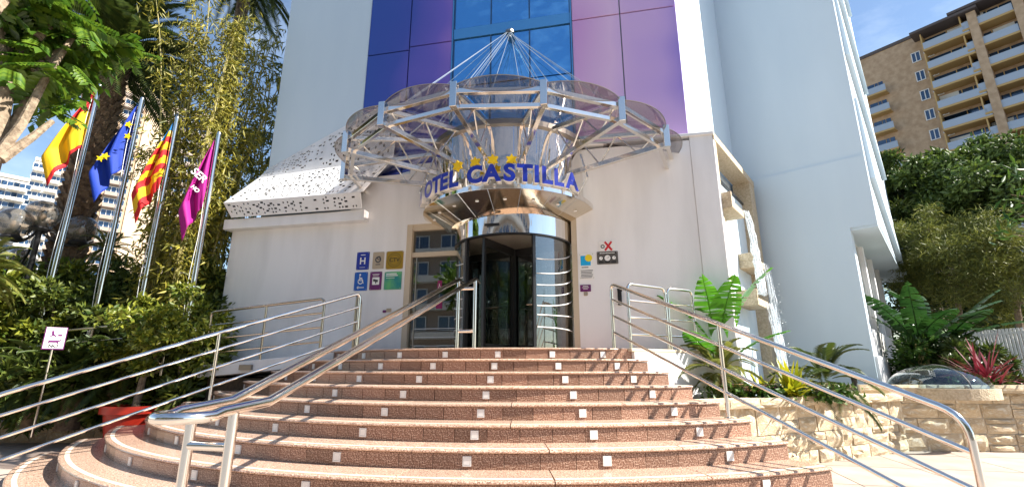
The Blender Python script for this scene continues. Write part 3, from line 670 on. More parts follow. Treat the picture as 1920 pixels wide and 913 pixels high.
def disc(name, m, par, x, z, r, y, th=.006, n=24, r0=0.):
    o = MB(); pr = [(r0, -y)] if 0 else None
    for i in range(n):
        t0, t1 = 2*math.pi*i/n, 2*math.pi*(i+1)/n
        a = [(x+q*math.cos(t), y, z+q*math.sin(t)) for q, t in ((r0, t0), (r, t0), (r, t1), (r0, t1))]
        o.add(a, [(0, 1, 2, 3)] if r0 else [(0, 1, 2)])
    return o.build(name, m, par)
GP = 'plaques on the entrance wall'
def plq(label, m, x, z, w, h, r=.012, cat='plaque'):
    t = thing('wall_plaque', label, cat, (x, YB, z), GP); b = plate('plate', m, t, x, z, w, h, r=r)
    if w > .2 and h > .2:
        for sx in (-1, 1):
            for sz in (-1, 1): disc('screw', 'alu_frame', b, x+sx*(w/2-.02), z+sz*(h/2-.02), .008, YB-.0148, n=8)
    return t
Y1 = YB-.0165
t = plq('dark blue plaque with a white letter H left of the door', 'plaque_blue', -3.07, 3.40, .27, .36); wtext(t, 'H', -3.07, 3.39, .19, 'white_plastic', Y1, .004); tbar(t, -3.07, 3.52, .10, .014, 'white_plastic', Y1); tbar(t, -3.07, 3.265, .12, .008, 'white_plastic', Y1)
t = plq('tan plaque with a dark round knot emblem', 'plaque_tan', -2.735, 3.395, .24, .34); disc('emblem', 'ink', t, -2.735, 3.41, .065, Y1, r0=.04); disc('emblem', 'ink', t, -2.72, 3.44, .04, Y1-.001, r0=.022); tbar(t, -2.735, 3.31, .10, .016, 'ink', Y1)
t = plq('square gold plaque with a round embossed emblem', 'plaque_gold', -2.385, 3.385, .36, .36, .025); disc('emblem', 'black', t, -2.385, 3.385, .145, Y1, r0=.137); disc('emblem', 'black', t, -2.385, 3.385, .108, Y1, r0=.102); wtext(t, 'CTV', -2.385, 3.385, .11, 'black', Y1)
t = plq('blue accessibility plaque with white wheelchair symbol and arrow', 'plaque_mid', -3.08, 2.985, .28, .37)
disc('symbol', 'white_plastic', t, -3.085, 2.985, .058, Y1, r0=.042); disc('symbol', 'white_plastic', t, -3.10, 3.115, .02, Y1-.0005)
m = MB()
for a, b, c, d in ((-3.107, 3.09, -3.10, 2.99), (-3.10, 3.0, -3.045, 3.0), (-3.045, 3.0, -3.02, 2.94), (-3.102, 3.05, -3.05, 3.05), (-3.15, 2.86, -3.0, 2.86), (-3.15, 2.86, -3.12, 2.885), (-3.15, 2.86, -3.12, 2.835)):
    m.beam((a, Y1-.001, b), (c, Y1-.001, d), .015, .002, up=(0, 1, 0))
m.build('symbol', 'white_plastic', t)
t = plq('purple plaque with a white panel showing a security camera', 'plaque_purple', -2.76, 2.985, .25, .36); plate('white_panel', 'white_plastic', t, -2.755, 2.98, .15, .15, y=YB-.014, th=.002)
m = MB(); m.beam((-2.81, Y1-.003, 3.0), (-2.71, Y1-.003, 2.975), .045, .003, up=(0, 1, 0)); m.beam((-2.76, Y1-.003, 2.98), (-2.75, Y1-.003, 2.93), .02, .002, up=(0, 1, 0)); m.build('camera_symbol', 'ink', t)
tbar(t, -2.76, 3.115, .15, .010, 'white_plastic', Y1); tbar(t, -2.76, 3.09, .12, .010, 'white_plastic', Y1)
t = plq('teal and green square plaque with pale lettering', 'plaque_green', -2.395, 2.975, .36, .35, .008); tbar(t, -2.43, 3.11, .22, .020, 'white_plastic', Y1); tbar(t, -2.42, 3.075, .25, .018, 'white_plastic', Y1); tbar(t, -2.45, 3.03, .18, .008, 'white_plastic', Y1)
t = plq('tall white notice with a yellow sun on a blue square', 'white_plastic', 1.36, 3.10, .27, .47, .008); plate('blue_square', 'sky_print', t, 1.345, 3.20, .18, .18, y=YB-.014, th=.002, r=.003); disc('sun_disc', 'sun_yellow', t, 1.40, 3.245, .065, Y1-.001)
tbar(t, 1.33, 3.075, .12, .014, 'ink', Y1)
for i in range(6): MB().box(1.25+.006*(i % 2), 1.47-.012*(i % 3), Y1, YB-.0145, 3.015-.026*i, 3.025-.026*i).build('text_line', 'ink', t)
t = plq('small dark purple plate below the white notice', 'plaque_purple', 1.325, 2.70, .19, .12, .006); [tbar(t, 1.325, 2.735-.024*i, (.09, .12, .08)[i], .009, 'white_plastic', Y1) for i in range(3)]
t = thing('call_button', 'tiny beige push button under the purple plate', 'button', (1.325, YB, 2.6), None); plate('plate', 'plaque_tan', t, 1.325, 2.60, .07, .07); disc('button', 'alu_frame', t, 1.325, 2.60, .02, Y1)
t = plq('dark grey weather station with three white dials', 'plaque_grey', 1.735, 3.235, .37, .23, .008)
for x, r in ((1.62, .036), (1.735, .056), (1.85, .036)): disc('dial', 'white_plastic', t, x, 3.23, r, Y1); disc('dial_rim', 'black', t, x, 3.23, r+.008, Y1-.0006, r0=r-.002); MB().beam((x, Y1-.001, 3.23), (x+r*.5, Y1-.001, 3.23+r*.5), .005, .001, up=(0, 1, 0)).build('hand', 'black', t)
MB().box(1.58, 1.89, Y1, YB-.0145, 3.305, 3.335).build('band', 'black', t); wtext(t, 'ESTACION METEOROLOGICA', 1.735, 3.32, .02, 'white_plastic', Y1-.001)
for i in range(3): MB().box(1.575+.11*i, 1.665+.11*i, Y1, YB-.0145, 3.145, 3.17).build('scale', 'black', t)
t = plq('white no smoking notice crossed with a red X', 'white_plastic', 1.74, 3.45, .28, .18, .006); disc('symbol', 'ink', t, 1.66, 3.445, .036, Y1, r0=.02)
m = MB(); m.beam((1.70, Y1-.002, 3.37), (1.82, Y1-.002, 3.53), .035, .002, up=(0, 1, 0)); m.build('red_mark', 'red_mark', t); m = MB(); m.beam((1.70, Y1-.004, 3.53), (1.82, Y1-.004, 3.37), .035, .002, up=(0, 1, 0)); m.build('red_mark', 'red_mark', t)
t = thing('door_closer', 'black door handle box on the white wall behind the right railing', 'intercom', (1.9, YB, 2.5)); plate('case', 'black', t, 1.91, 2.53, .07, .30, th=.05); plate('cover', 'black_iron', t, 1.93, 2.66, .05, .1, y=YB-.05, th=.02)
t = thing('wall_socket', 'small beige and dark socket on the wall below the plaques', 'socket', (-2.05, YB, 2.4)); plate('plate', 'plaque_tan', t, -2.44, 2.40, .10, .07); plate('insert', 'plaque_purple', t, -2.53, 2.38, .07, .05)
# ================================================================== STONE PLANTER WALLS
def stone_meshes(n, cap=False):
    out = []
    for k in range(n):
        r = random.Random(50+k+(100 if cap else 0)); nu, nv = 4, 3; m = MB(); V = {}
        for i in range(nu+1):
            for j in range(nv+1):
                u, v = i/nu-.5, j/nv-.5; e = i in (0, nu) or j in (0, nv)
                V[i, j] = len(m.v); m.v.append((u+(r.uniform(-.06, .06) if not (i in (0, nu)) else r.uniform(-.012, .012)), -(.0 if e else r.uniform(.25, 1.0))-.15*r.random(), v+(r.uniform(-.06, .06) if j not in (0, nv) else r.uniform(-.015, .015))))
        for i in range(nu):
            for j in range(nv): m.f.append((V[i, j], V[i+1, j], V[i+1, j+1], V[i, j+1]))
        b = len(m.v); ring = [(i, 0) for i in range(nu)]+[(nu, j) for j in range(nv)]+[(i, nv) for i in range(nu, 0, -1)]+[(0, j) for j in range(nv, 0, -1)]
        for q in ring: x, y, z = m.v[V[q]]; m.v.append((x, 2.2, z))
        for i in range(len(ring)): a, c = V[ring[i]], V[ring[(i+1) % len(ring)]]; m.f.append((a, b+i, b+(i+1) % len(ring), c))
        m.f.append(tuple(b+i for i in range(len(ring)-1, -1, -1))); m.m = [0]*len(m.f); me = m.mesh('stone'); me.materials.append(MATS['stone']); out.append(me)
    return out
STM = stone_meshes(7)
def stone_wall(label, a, b, z1, capz, cap_d=.34, seed=0, big=1.0):
    a, b = Vector(a), Vector(b); d = (b-a); Ln = d.length; d.normalize(); n = Vector((d.y, -d.x)); ang = math.atan2(d.y, d.x); r = random.Random(seed)
    t = thing('stone_wall', label, 'wall', ((a+b)/2).to_3d()); MB().wall(a-n*.07, b-n*.07, .25, 0, z1).build('mortar_core', 'mortar', t)
    z = 0.
    while z < z1-.06:
        h = min(r.uniform(.16, .30)*big, z1-z)
        if z1-z-h < .1: h = z1-z
        x = 0.
        while x < Ln-.02:
            wd = min(r.uniform(.2, .52)*big, Ln-x)
            if Ln-x-wd < .12: wd = Ln-x
            if h > .22 and r.random() < .4:
                hs = h*r.uniform(.35, .65); parts = [(z, hs), (z+hs, h-hs)]
            else: parts = [(z, h)]
            for zz, hh in parts:
                c = a+d*(x+wd/2)-n*(.05+.02*r.random()); inst('stone', r.choice(STM), t, (c.x, c.y, zz+hh/2), (0, 0, ang), (wd-.012, .045, hh-.012))
            x += wd
        z += h
    x = 0
    while x < Ln-.01:
        wd = min(r.uniform(.35, .62), Ln-x); c = a+d*(x+wd/2)
        inst('cap_stone', r.choice(STM), t, (c.x+n.x*.03, c.y+n.y*.03, z1+capz/2+.003), (0, 0, ang), (wd-.008, .03, capz)); 
        o_ = MB().wall(a+d*(x+.004)+n*.0, a+d*(x+wd-.004), cap_d, z1+.004, z1+capz-.004).build('cap_stone', 'stone', t); x += wd
    return t
stone_wall('sunlit rough stone planter wall with flowers beside the steps', (2.72, -2.13), (6.43, .72), .80, .12, seed=3)
stone_wall('longer rough stone wall at far right behind the planter', (5.75, .63), (13.5, 1.75), .92, .13, seed=5, big=1.15)
bed = MB().prism([(2.9, -1.9), (6.0, 1.0), (12, 1.9), (12, 4), (5.2, 2.4), (3.76, -.3), (3.3, -.4), (2.5, -1.4)], .05, .82); tag(bed.build('planter_soil', 'soil'), kind='structure')
stone_wall('low rough stone kerb of the left garden bed in dappled light', (-9.6, -4.2), (-9.6, -1.75), .28, .09, seed=8)
stone_wall('low rough stone kerb running towards the ramp behind the left railing', (-9.6, -1.75), (-7.0, -1.2), .28, .09, seed=9)
lb = MB().prism([(-9.75, -4.2), (-9.75, -1.6), (-7.0, -1.0), (-6.4, -.8), (-6.3, -.2), (-6.4, 8), (-30, 8), (-30, -6)], .02, .30); tag(lb.build('garden_bed', 'soil'), kind='structure')
# ================================================================== FLAGS, POLES, LAMP, SMALL SIGN
FP = [(186, 165, 13.5), (266, 190, 12.7), (332, 225, 12.0), (410, 255, 11.3)]
LAB = ['flagpole nearest the street carrying the red and yellow flag', 'flagpole carrying the plain blue flag with stars', 'flagpole carrying the red and yellow striped flag', 'flagpole nearest the hotel carrying the magenta flag']
poles = []
for (px, py, d), lb_ in zip(FP, LAB):
    p = at(px, py, d); t = thing('flagpole', lb_, 'flagpole', (p.x, p.y, .3), 'flagpoles along the left garden bed')
    MB().tube([(p.x, p.y, 0.28), (p.x, p.y, 2.5), (p.x, p.y, p.z)], [.055, .05, .042], 14).build('pole', 'steel', t, smooth='auto')
    MB().lathe([(0, .1), (.03, .09), (.045, .05), (.042, 0)], (p.x, p.y, p.z), 12).build('finial', 'steel', t, smooth='auto')
    MB().tube([(p.x-.06+.03*math.sin(i*.9), p.y-.05, 1.2+i*(p.z-1.5)/14) for i in range(15)], .006, 5).build('halyard', 'sign_white', t)
    poles.append(p)
def flag(i, label, W, Hh, drop, cols, seed, tail=None, stars=(), tw=.35):
    """cloth hanging limp from the top of pole i: u = towards the fly, v = down the hoist"""
    p = poles[i]; r = random.Random(seed); nu, nv = 14, 34; ph = r.random()*6
    dl = Vector((-.80, -.55, 0)); dn = Vector((-.55, .80, 0))
    def P(u, v):
        s = v*Hh; wid = W*min(1, .06+.94*(s/(Hh*.72))**.9) if v < .72 else W*(1-(v-.72)*1.3)
        a = u*wid; fold = .09*math.sin(u*9+ph+v*2.2)*min(1, v*2.5)+.05*math.sin(u*17+v*4+ph)*v
        x = p+dl*(a+.06)+dn*fold+Vector((0, 0, -.08-s-drop*u*(u*.6+.4)*(.15+v*.85)))
        return x
    m = MB()
    for a in range(nu+1):
        for b in range(nv+1): m.v.append(tuple(P(a/nu, b/nv)))
    names = list(dict.fromkeys(c for _, c in cols))
    for a in range(nu):
        for b in range(nv):
            q = (b+.5)/nv - tw*(a+.5)/nu*.3; k = a*(nv+1)+b; m.f.append((k, k+1, k+nv+2, k+nv+1)); mi = 0
            for lim, c in cols:
                if q < lim: mi = names.index(c); break
            m.m.append(mi)
    t = thing('flag', label, 'flag', p, 'flags hanging on the left flagpoles'); o = m.build('cloth', names, t, smooth=True)
    sm = o.modifiers.new('thick', 'SOLIDIFY'); sm.thickness = .004
    return t, P, dl, dn
flag(0, 'red and yellow flag hanging limp on the flagpole nearest the street', .62, 1.45, .95, [(.36, 'flag_red'), (.93, 'flag_yellow'), (9, 'flag_red')], 1, tw=0)
t, P, dl, dn = flag(1, 'blue flag with yellow stars hanging limp on its pole', .58, 1.55, .85, [(9, 'flag_blue')], 2)
s5 = MB(); pr = []
for i in range(10): q = math.pi*i/5; rr = .085 if i % 2 == 0 else .036; pr.append((rr*math.sin(q), rr*math.cos(q)))
s5.prism(pr[::-1], -.012, .012); s5 = s5.mesh('flag_star'); s5.materials.append(MATS['star_yellow'])
for u, v in ((.55, .72), (.25, .32), (.85, .62), (.12, .5)):
    q = P(u, v); inst('flag_star', s5, t, q+Vector((.035, -.06, 0)), (math.pi/2, R_(12), R_(38)))
flag(2, 'striped red and yellow flag with a blue edge on the third pole', .48, 1.55, .80, [(.10, 'flag_cyan'), (.19, 'flag_yellow'), (.29, 'flag_red'), (.39, 'flag_yellow'), (.5, 'flag_red'), (.6, 'flag_yellow'), (.71, 'flag_red'), (.82, 'flag_yellow'), (9, 'flag_red')], 3, tw=.3)
t, P, dl, dn = flag(3, 'magenta flag with white lettering on the pole nearest the hotel', .42, 1.55, .75, [(9, 'flag_magenta')], 4)
for s_, u, v, sz in (('SER', .45, .50, .21), ('HO', .42, .68, .11)):
    q = P(u, v); inst('flag_lettering', text_mesh(s_, sz, .002, .004, ('sign_white',)), t, q+Vector((.05, -.09, 0)), (math.pi/2, R_(40), R_(36)))
# globe lamp
lp0 = at(62, 480, 14.6); lx, ly = lp0.x, lp0.y
t = thing('street_lamp', 'black iron lamp post with smoked glass globes on scrolled arms', 'street lamp', (lx, ly, .3))
MB().lathe([(.16, .28), (.16, .5), (.11, .6), (.11, 1.1), (.075, 1.2), (.06, 1.6), (.052, 4.2), (.075, 4.25), (.075, 4.33), (.05, 4.38), (.05, 4.7), (0, 4.75)], (lx, ly, 0), 18).build('post', 'black_iron', t, smooth='auto')
for px, py in ((28, 418), (80, 403), (153, 430), (38, 482)):
    g_ = at(px, py, 14.6 if py < 450 else 15.6); gz = g_.z if py < 450 else g_.z-.0; r = .325 if py < 450 else .22
    base = Vector((g_.x, g_.y, gz-r))
    h = Vector((lx, ly, 4.3)); mid = h.lerp(base, .5)+Vector((0, 0, -.28))
    pts = [(1-u)**2*h+2*u*(1-u)*mid+u*u*(base-Vector((0, 0, .05))) for u in [i/10 for i in range(11)]]
    a = MB().tube(pts, .03, 8).build('arm', 'black_iron', t, smooth='auto')
    c0 = h.lerp(base, .3)+Vector((0, 0, -.02)); dd = (base-h).normalized()
    MB().tube([c0+dd*(.11*math.cos(q)*(1-q/14))+Vector((0, 0, .11*math.sin(q)*(1-q/14))) for q in [i*.5 for i in range(18)]], .016, 6).build('scroll', 'black_iron', a)
    gl = MB().lathe([(r*math.sin(q), -r*math.cos(q)) for q in [.35+i*(math.pi-.35)/16 for i in range(17)]], (g_.x, g_.y, gz), 28).build('globe', 'globe_glass', t, smooth=True)
    MB().lathe([(0, -r-.06), (.15, -r-.06), (.19, -r+.0), (.13, -r+.07), (.10, -r+.16), (0, -r+.16)], (g_.x, g_.y, gz), 18).build('cup', 'black_iron', gl, smooth='auto')
    MB().lathe([(0, -r+.16), (.05, -r+.17), (.085, -r+.27), (.06, -r+.36), (0, -r+.39)], (g_.x, g_.y, gz), 12).build('bulb', 'plaque_tan', gl, smooth=True)
p = at(103, 634, 11.0)
t = thing('dog_sign', 'small white sign with dog symbols on a thin post in the garden', 'sign', (p.x, p.y, .3))
n_ = (EYE-p); n_.z = 0; n_.normalize(); az = math.atan2(n_.x, -n_.y)
MB().tube([(p.x, p.y, .28), (p.x, p.y, p.z+.1)], .018, 8).build('post', 'steel', t)
def loc(o, x, y, z):
    return Vector((o.x+math.cos(az)*x-math.sin(az)*y, o.y+math.sin(az)*x+math.cos(az)*y, o.z+z))
def lplate(name, m, x, z, w, h, y, th=.004):
    me = MB().box(-w/2, w/2, -th/2, th/2, -h/2, h/2).mesh(name); me.materials.append(MATS[m]); return inst(name, me, t, loc(p, x, y, z), (0, 0, az))
lplate('plate', 'plaque_purple', 0, 0, .27, .36, -.02, .01); lplate('white_face', 'white_plastic', 0, .005, .245, .335, -.027)
lplate('divider', 'plaque_purple', 0, 0, .22, .008, -.031, .002)
inst('lettering', text_mesh('NO', .075, .001, .003, ('ink',)), t, loc(p, 0, -.031, -.125), (math.pi/2, 0, az))
m = MB()
for a, b, c, d, wd in ((-.04, .12, -.03, .05, .03), (-.03, .05, -.06, .03, .02), (-.03, .06, .01, .03, .02), (.03, .05, .08, .05, .03), (-.07, -.05, .05, -.05, .035), (-.06, -.05, -.07, -.09, .014), (.04, -.05, .05, -.09, .014), (.05, -.05, .08, -.025, .02)):
    m.beam((a, 0, b), (c, 0, d), wd, .002, up=(0, 1, 0))
me = m.mesh('symbol'); me.materials.append(MATS['plaque_purple']); inst('symbol', me, t, loc(p, 0, -.0315, 0), (0, 0, az))
# ================================================================== RED POT AND FICUS
pc = Vector((-6.32, -1.68)); pz = 0.01
t = thing('flower_pot', 'large red pot at the left end of the steps', 'pot', (*pc, 0))
MB().lathe([(.0, .0), (.32, .0), (.42, .57), (.48, .58), (.48, .70), (.42, .70), (.41, .60), (0, .60)], (*pc, pz), 28).build('pot_body', 'terracotta_red', t, smooth='auto')
MB().lathe([(0, .63), (.40, .62)], (*pc, pz), 20).build('soil', 'soil', t)
fx = at(318, 625, 10.8)
def tree(name, label, cat, base, trunk, cs, per, lf, lm, group=None, tm='bark', limbs=5, shell=.3, parts=True, droop=.2):
    """trunk = list of (point, radius); limbs run from the trunk to clump centres"""
    t = thing(name, label, cat, base, group); m = MB().tube([q for q, _ in trunk], [r for _, r in trunk], 10)
    tr = m.build('trunk', tm, t, smooth='auto'); top = Vector(trunk[-1][0]); r0 = trunk[-1][1]
    for k in range(min(limbs, len(cs))):
        c = Vector(cs[k*len(cs)//limbs][0]); md = top.lerp(c, .5)+Vector((rnd.uniform(-.1, .1), rnd.uniform(-.1, .1), rnd.uniform(0, .2)))*(c-top).length*.4
        MB().tube([top-Vector((0, 0, r0)), md, c], [r0*.75, r0*.45, r0*.15], 7).build('limb', tm, tr, smooth='auto')
    P, Nn = clumps(cs, per, shell); D = Nn*.7+rdir(len(P))*.8; D[:, 2] -= droop
    Lh = lf[0]*(.7+.6*rng.random(len(P))); mk = leafmesh('crown', P, D, Lh, Lh*lf[1], lm); mkobj('crown', mk, None, t); return t
cs = subclumps((fx.x, fx.y, fx.z), (.92, .92, .78), 46, .24, low=-.9)
tree('ficus_tree', 'small bushy yellow-green tree growing from the red pot', 'tree', (*pc, .45), [((*pc, .6), .07), ((pc.x+.05, pc.y, 1.2), .055), ((fx.x, fx.y, fx.z-.6), .055)], cs, 210, (.11, .5), 'leaf_ficus')
# ================================================================== LEFT GARDEN: hedge, cycads, bamboo, palms, big-leaved tree
def shrub(label, px, py, d, rad, n, per, lf, lm, name='garden_shrub', cat='shrub', group='shrubs in the left garden bed'):
    c = at(px, py, d); cs = subclumps(c, rad, n, min(rad)*.42, low=-1); g_ = thing(name, label, cat, (c.x, c.y, .3), group)
    for i in range(4):
        q = cs[i*len(cs)//4][0]; MB().tube([(c.x, c.y, .28), (c.x*.5+q[0]*.5, c.y*.5+q[1]*.5, .28+(q[2]-.28)*.5), tuple(q)], [.05, .035, .015], 6).build('stem', 'bark', g_)
    P, Nn = clumps(cs, per, .3); D = Nn*.8+rdir(len(P))*.7; Lh = lf[0]*(.7+.6*rng.random(len(P)))
    mkobj('foliage', leafmesh('foliage', P, D, Lh, Lh*lf[1], lm), None, g_); return g_
shrub('yellow-green shrub at the left edge beside the lamp post', 15, 575, 14.6, (1.3, 1.3, 1.0), 40, 200, (.17, .5), 'leaf_ficus')
shrub('dark clipped hedge behind the lamp post and palm trunk', 110, 590, 14.2, (1.5, 1.2, .8), 44, 200, (.15, .5), 'leaf_hedge')
shrub('dark green hedge behind the second flagpole', 190, 595, 13.8, (1.3, 1.2, .75), 44, 200, (.15, .5), 'leaf_hedge')
shrub('rounded dark clipped bush left of the bamboo', 245, 560, 13.4, (.75, .75, .7), 30, 260, (.10, .55), 'leaf_dark')
shrub('dense dark undergrowth beneath the bamboo by the wall', 385, 600, 12.4, (.9, .8, 1.3), 50, 200, (.16, .4), 'leaf_hedge')
shrub('yellow-green shrub between the lamp post and the second flagpole', 100, 620, 13.6, (.6, .6, .45), 26, 170, (.15, .5), 'leaf_ficus')
shrub('dark leafy ground shrub behind the left stone kerb', 60, 725, 12.6, (.8, .8, .6), 30, 160, (.2, .3), 'leaf_hedge')
shrub('dark leafy ground shrub in front of the third flagpole', 165, 715, 12.3, (1.0, .8, .7), 30, 160, (.2, .3), 'leaf_hedge')
shrub('dark leafy ground shrub beside the red pot', 345, 690, 11.0, (.6, .6, .8), 30, 160, (.2, .35), 'leaf_hedge')
def frond(Ln, n, ll, lw, arch, tipdrop=.5):
    """a pinnate frond along +x arching down; returns leaf arrays and rachis points"""
    pts = [Vector((Ln*u*(1-.12*u), 0, arch*math.sin(u*1.9)*Ln*.35-tipdrop*Ln*u*u*.6)) for u in [i/12 for i in range(13)]]
    P, D, S, LL = [], [], [], []
    for i in range(n):
        u = .12+.88*i/n; k = min(int(u*12), 11); f = u*12-k; q = pts[k].lerp(pts[k+1], f); tg = (pts[k+1]-pts[k]).normalized()
        for sd_ in (-1, 1):
            P.append(q); D.append(tg*.75+Vector((0, sd_*1.0, .28-.5*u))); S.append((0, 0, 1)); LL.append(ll*(.35+.65*math.sin(min(1, u*1.15)*math.pi*.93+.15)))
    return pts, P, D, S, LL
def frond_mesh(name, lm, **k):
    pts, P, D, S, LL = frond(**k); me = leafmesh(name, P, D, LL, k['lw'], lm, fold=.15, side=np.array(S, float)); return me
def rachis_mesh(lm='culm', **k):
    pts = frond(**k)[0]; m = MB().tube(pts, [.02*(1-.8*i/12) for i in range(13)], 5).mesh('rachis'); m.materials.append(MATS[lm]); return m
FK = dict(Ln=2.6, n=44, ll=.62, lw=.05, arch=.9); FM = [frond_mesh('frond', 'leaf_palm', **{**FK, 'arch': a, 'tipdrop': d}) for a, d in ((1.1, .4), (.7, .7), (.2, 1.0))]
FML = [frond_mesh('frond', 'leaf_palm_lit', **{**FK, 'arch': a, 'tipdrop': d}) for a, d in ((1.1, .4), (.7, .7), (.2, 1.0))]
def palm(label, base, h, r, n, scale, fm, lean=(0, 0), group='palms in the garden', scales=True, nm='palm_tree', cat='palm'):
    b = Vector(base); top = b+Vector((lean[0], lean[1], h)); t = thing(nm, label, cat, b, group)
    if h > .3:
        tr = MB().tube([b, b.lerp(top, .5)+Vector((lean[0]*.1, 0, 0)), top], [r*1.15, r, r*.9], 14).build('trunk', 'palm_bark', t, smooth='auto')
        if scales:
            m = MB(); nr = int(h/(r*.55))
            for i in range(nr):
                for j in range(9):
                    a = 2*math.pi*(j+.5*(i % 2))/9+rnd.uniform(-.1, .1); z = h*i/nr; e = Vector((math.cos(a), math.sin(a), 0)); c = b.lerp(top, i/nr)+e*r*.92
                    s_ = Vector((-e.y, e.x, 0))*r*.33; k = r*(.5+.3*rnd.random())
                    m.add([c-s_, c+s_, c+e*k*.55+s_*.7+Vector((0, 0, k*1.1)), c+e*k*.55-s_*.7+Vector((0, 0, k*1.1)), c+Vector((0, 0, k*1.4))-e*.02], [(0, 1, 2, 3), (3, 2, 4), (0, 3, 4), (1, 4, 2)])
            m.build('leaf_bases', 'palm_bark', tr)['kind'] = 'stuff'
    for i in range(n):
        a = 2.399*i+rnd.uniform(-.2, .2); el = -.5+1.5*(1-i/n)+rnd.uniform(-.12, .12)
        fi = min(2, int(3*i/n)); o = inst('frond', fm[fi], t, top, (rnd.uniform(-.3, .3), -el*.75, a), (scale,)*3)
    return t
c = at(160, 330, 15)
palm('tall dark palm with rough scaly trunk behind the flags', (c.x, c.y, .2), 9.0, .31, 46, 1.0, FM)
c = at(455, 10, 16)
palm('tall palm whose dark crown shows beside the bamboo', (c.x, c.y, .2), c.z+.7, .2, 36, .8, FM, scales=False)
c = at(212, 520, 13.9)
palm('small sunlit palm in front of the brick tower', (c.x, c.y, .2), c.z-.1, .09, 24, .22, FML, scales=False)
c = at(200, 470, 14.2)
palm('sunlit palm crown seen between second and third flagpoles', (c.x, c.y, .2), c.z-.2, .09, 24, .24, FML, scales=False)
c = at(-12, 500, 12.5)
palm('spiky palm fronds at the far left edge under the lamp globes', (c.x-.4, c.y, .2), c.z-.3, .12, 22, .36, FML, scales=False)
for (px, py, d, lb_) in ((150, 690, 11.8, 'dark cycad behind the left railing below the dog sign'), (235, 665, 11.6, 'dark cycad right of the dog sign'), (80, 690, 12.2, 'dark cycad left of the dog sign')):
    c = at(px, py, d); palm(lb_, (c.x, c.y, .28), max(.1, c.z-.55), .16, 26, .42, FM, group='cycads in the garden bed', scales=False, nm='cycad', cat='cycad')
# bamboo
bc = Vector((-7.25, -.30, 0))
t = thing('bamboo', 'tall clump of yellow-green bamboo behind the flags', 'bamboo', (bc.x, bc.y, 0))
P, D = [], []
for i in range(26):
    a = rnd.random()*6.28; r = .75*math.sqrt(rnd.random()); b = Vector((bc.x+r*.7*math.cos(a), bc.y+r*math.sin(a)-.1, .1)); hh = rnd.uniform(6.0, 11.5)
    out_ = Vector((math.cos(a), math.sin(a), 0))*rnd.uniform(.3, 1.6)*(r/.75*.7+.3)
    fw = out_.dot(Vector((.73, -.68, 0))); out_ -= Vector((.73, -.68, 0))*max(0, fw)*1.25
    if rnd.random() < .5: out_ += Vector((.55, .45, 0))*rnd.uniform(.3, 1.3)
    f = lambda u: b+Vector((0, 0, hh*u-.6*u**4*out_.length))+out_*u**2.2
    MB().tube([f(k/9) for k in range(10)], [.042*(1-.85*k/9) for k in range(10)], 6).build('culm', 'culm', t)
    for k in range(88):
        u = .16+.84*rnd.random(); q = f(u); br = Vector((rnd.gauss(0, 1), rnd.gauss(0, 1), rnd.uniform(-.2, .5))).normalized()*rnd.uniform(.10, .42)
        for z in range(9): P.append(q+br*rnd.uniform(.4, 1)+Vector((rnd.gauss(0, .09), rnd.gauss(0, .09), rnd.gauss(0, .07)))); D.append((br.x+rnd.gauss(0, .5), br.y+rnd.gauss(0, .5), -.55+rnd.gauss(0, .4)))
Lh = .13+.10*rng.random(len(P)); mkobj('foliage', leafmesh('foliage', P, D, Lh, Lh*.2, 'leaf_bamboo', fold=.1), None, t)
bc2 = at(448, 480, 14)
t = thing('bamboo', 'sparse dark bamboo stems between the clump and the white tower', 'bamboo', (bc2.x, bc2.y, 0))
P, D = [], []
for i in range(9):
    b = Vector((bc2.x+rnd.uniform(-.5, .6), bc2.y+rnd.uniform(-.5, .5), .1)); hh = rnd.uniform(7, 12); o_ = Vector((rnd.uniform(-.2, .5), rnd.uniform(-.3, .3), 0))
    f = lambda u: b+Vector((0, 0, hh*u))+o_*u*u
    MB().tube([f(k/6) for k in range(7)], [.035*(1-.8*k/6) for k in range(7)], 6).build('culm', 'culm', t)
    for k in range(34):
        q = f(.12+.88*rnd.random()); br = Vector((rnd.gauss(0, 1), rnd.gauss(0, 1), .1)).normalized()*rnd.uniform(.2, .8)
        for z in range(6): P.append(q+br*rnd.uniform(.5, 1)+Vector((rnd.gauss(0, .08), rnd.gauss(0, .08), rnd.gauss(0, .06)))); D.append((br.x+rnd.gauss(0, .5), br.y+rnd.gauss(0, .5), -.5+rnd.gauss(0, .4)))
Lh = .22+.14*rng.random(len(P)); mkobj('foliage', leafmesh('foliage', P, D, Lh, Lh*.19, 'leaf_hedge', fold=.1), None, t)
# big-leaved tree reaching in at top left
bt = Vector((-7.9, -4.6, 0)); hub = at(-25, 290, 9.6)
t = thing('broadleaf_tree', 'large-leaved tree reaching in from the top left corner', 'tree', (bt.x, bt.y, 0))
MB().tube([(bt.x-.3, bt.y-.2, 0), (hub.x, hub.y, hub.z*.5), hub, at(5, 170, 9.8), at(-10, 40, 10)], [.26, .2, .17, .13, .08], 10).build('trunk', 'bark', t, smooth='auto')
BR = [[(-10, 300), (40, 235), (90, 140), (140, 65), (170, 55)], [(0, 275), (50, 190), (80, 120), (130, 70)], [(-8, 170), (40, 110), (80, 50), (110, 40)], [(0, 120), (40, 50), (60, -10)], [(0, 300), (60, 258), (98, 228)], [(60, 135), (130, 85), (190, 78), (226, 84)], [(0, 60), (20, 10), (40, -40)], [(60, 95), (120, 75), (170, 62)], [(-10, 20), (30, -20), (70, -50)], [(70, 70), (110, 30), (140, 45)], [(-5, 150), (30, 130), (60, 150)]]
lm_ = []
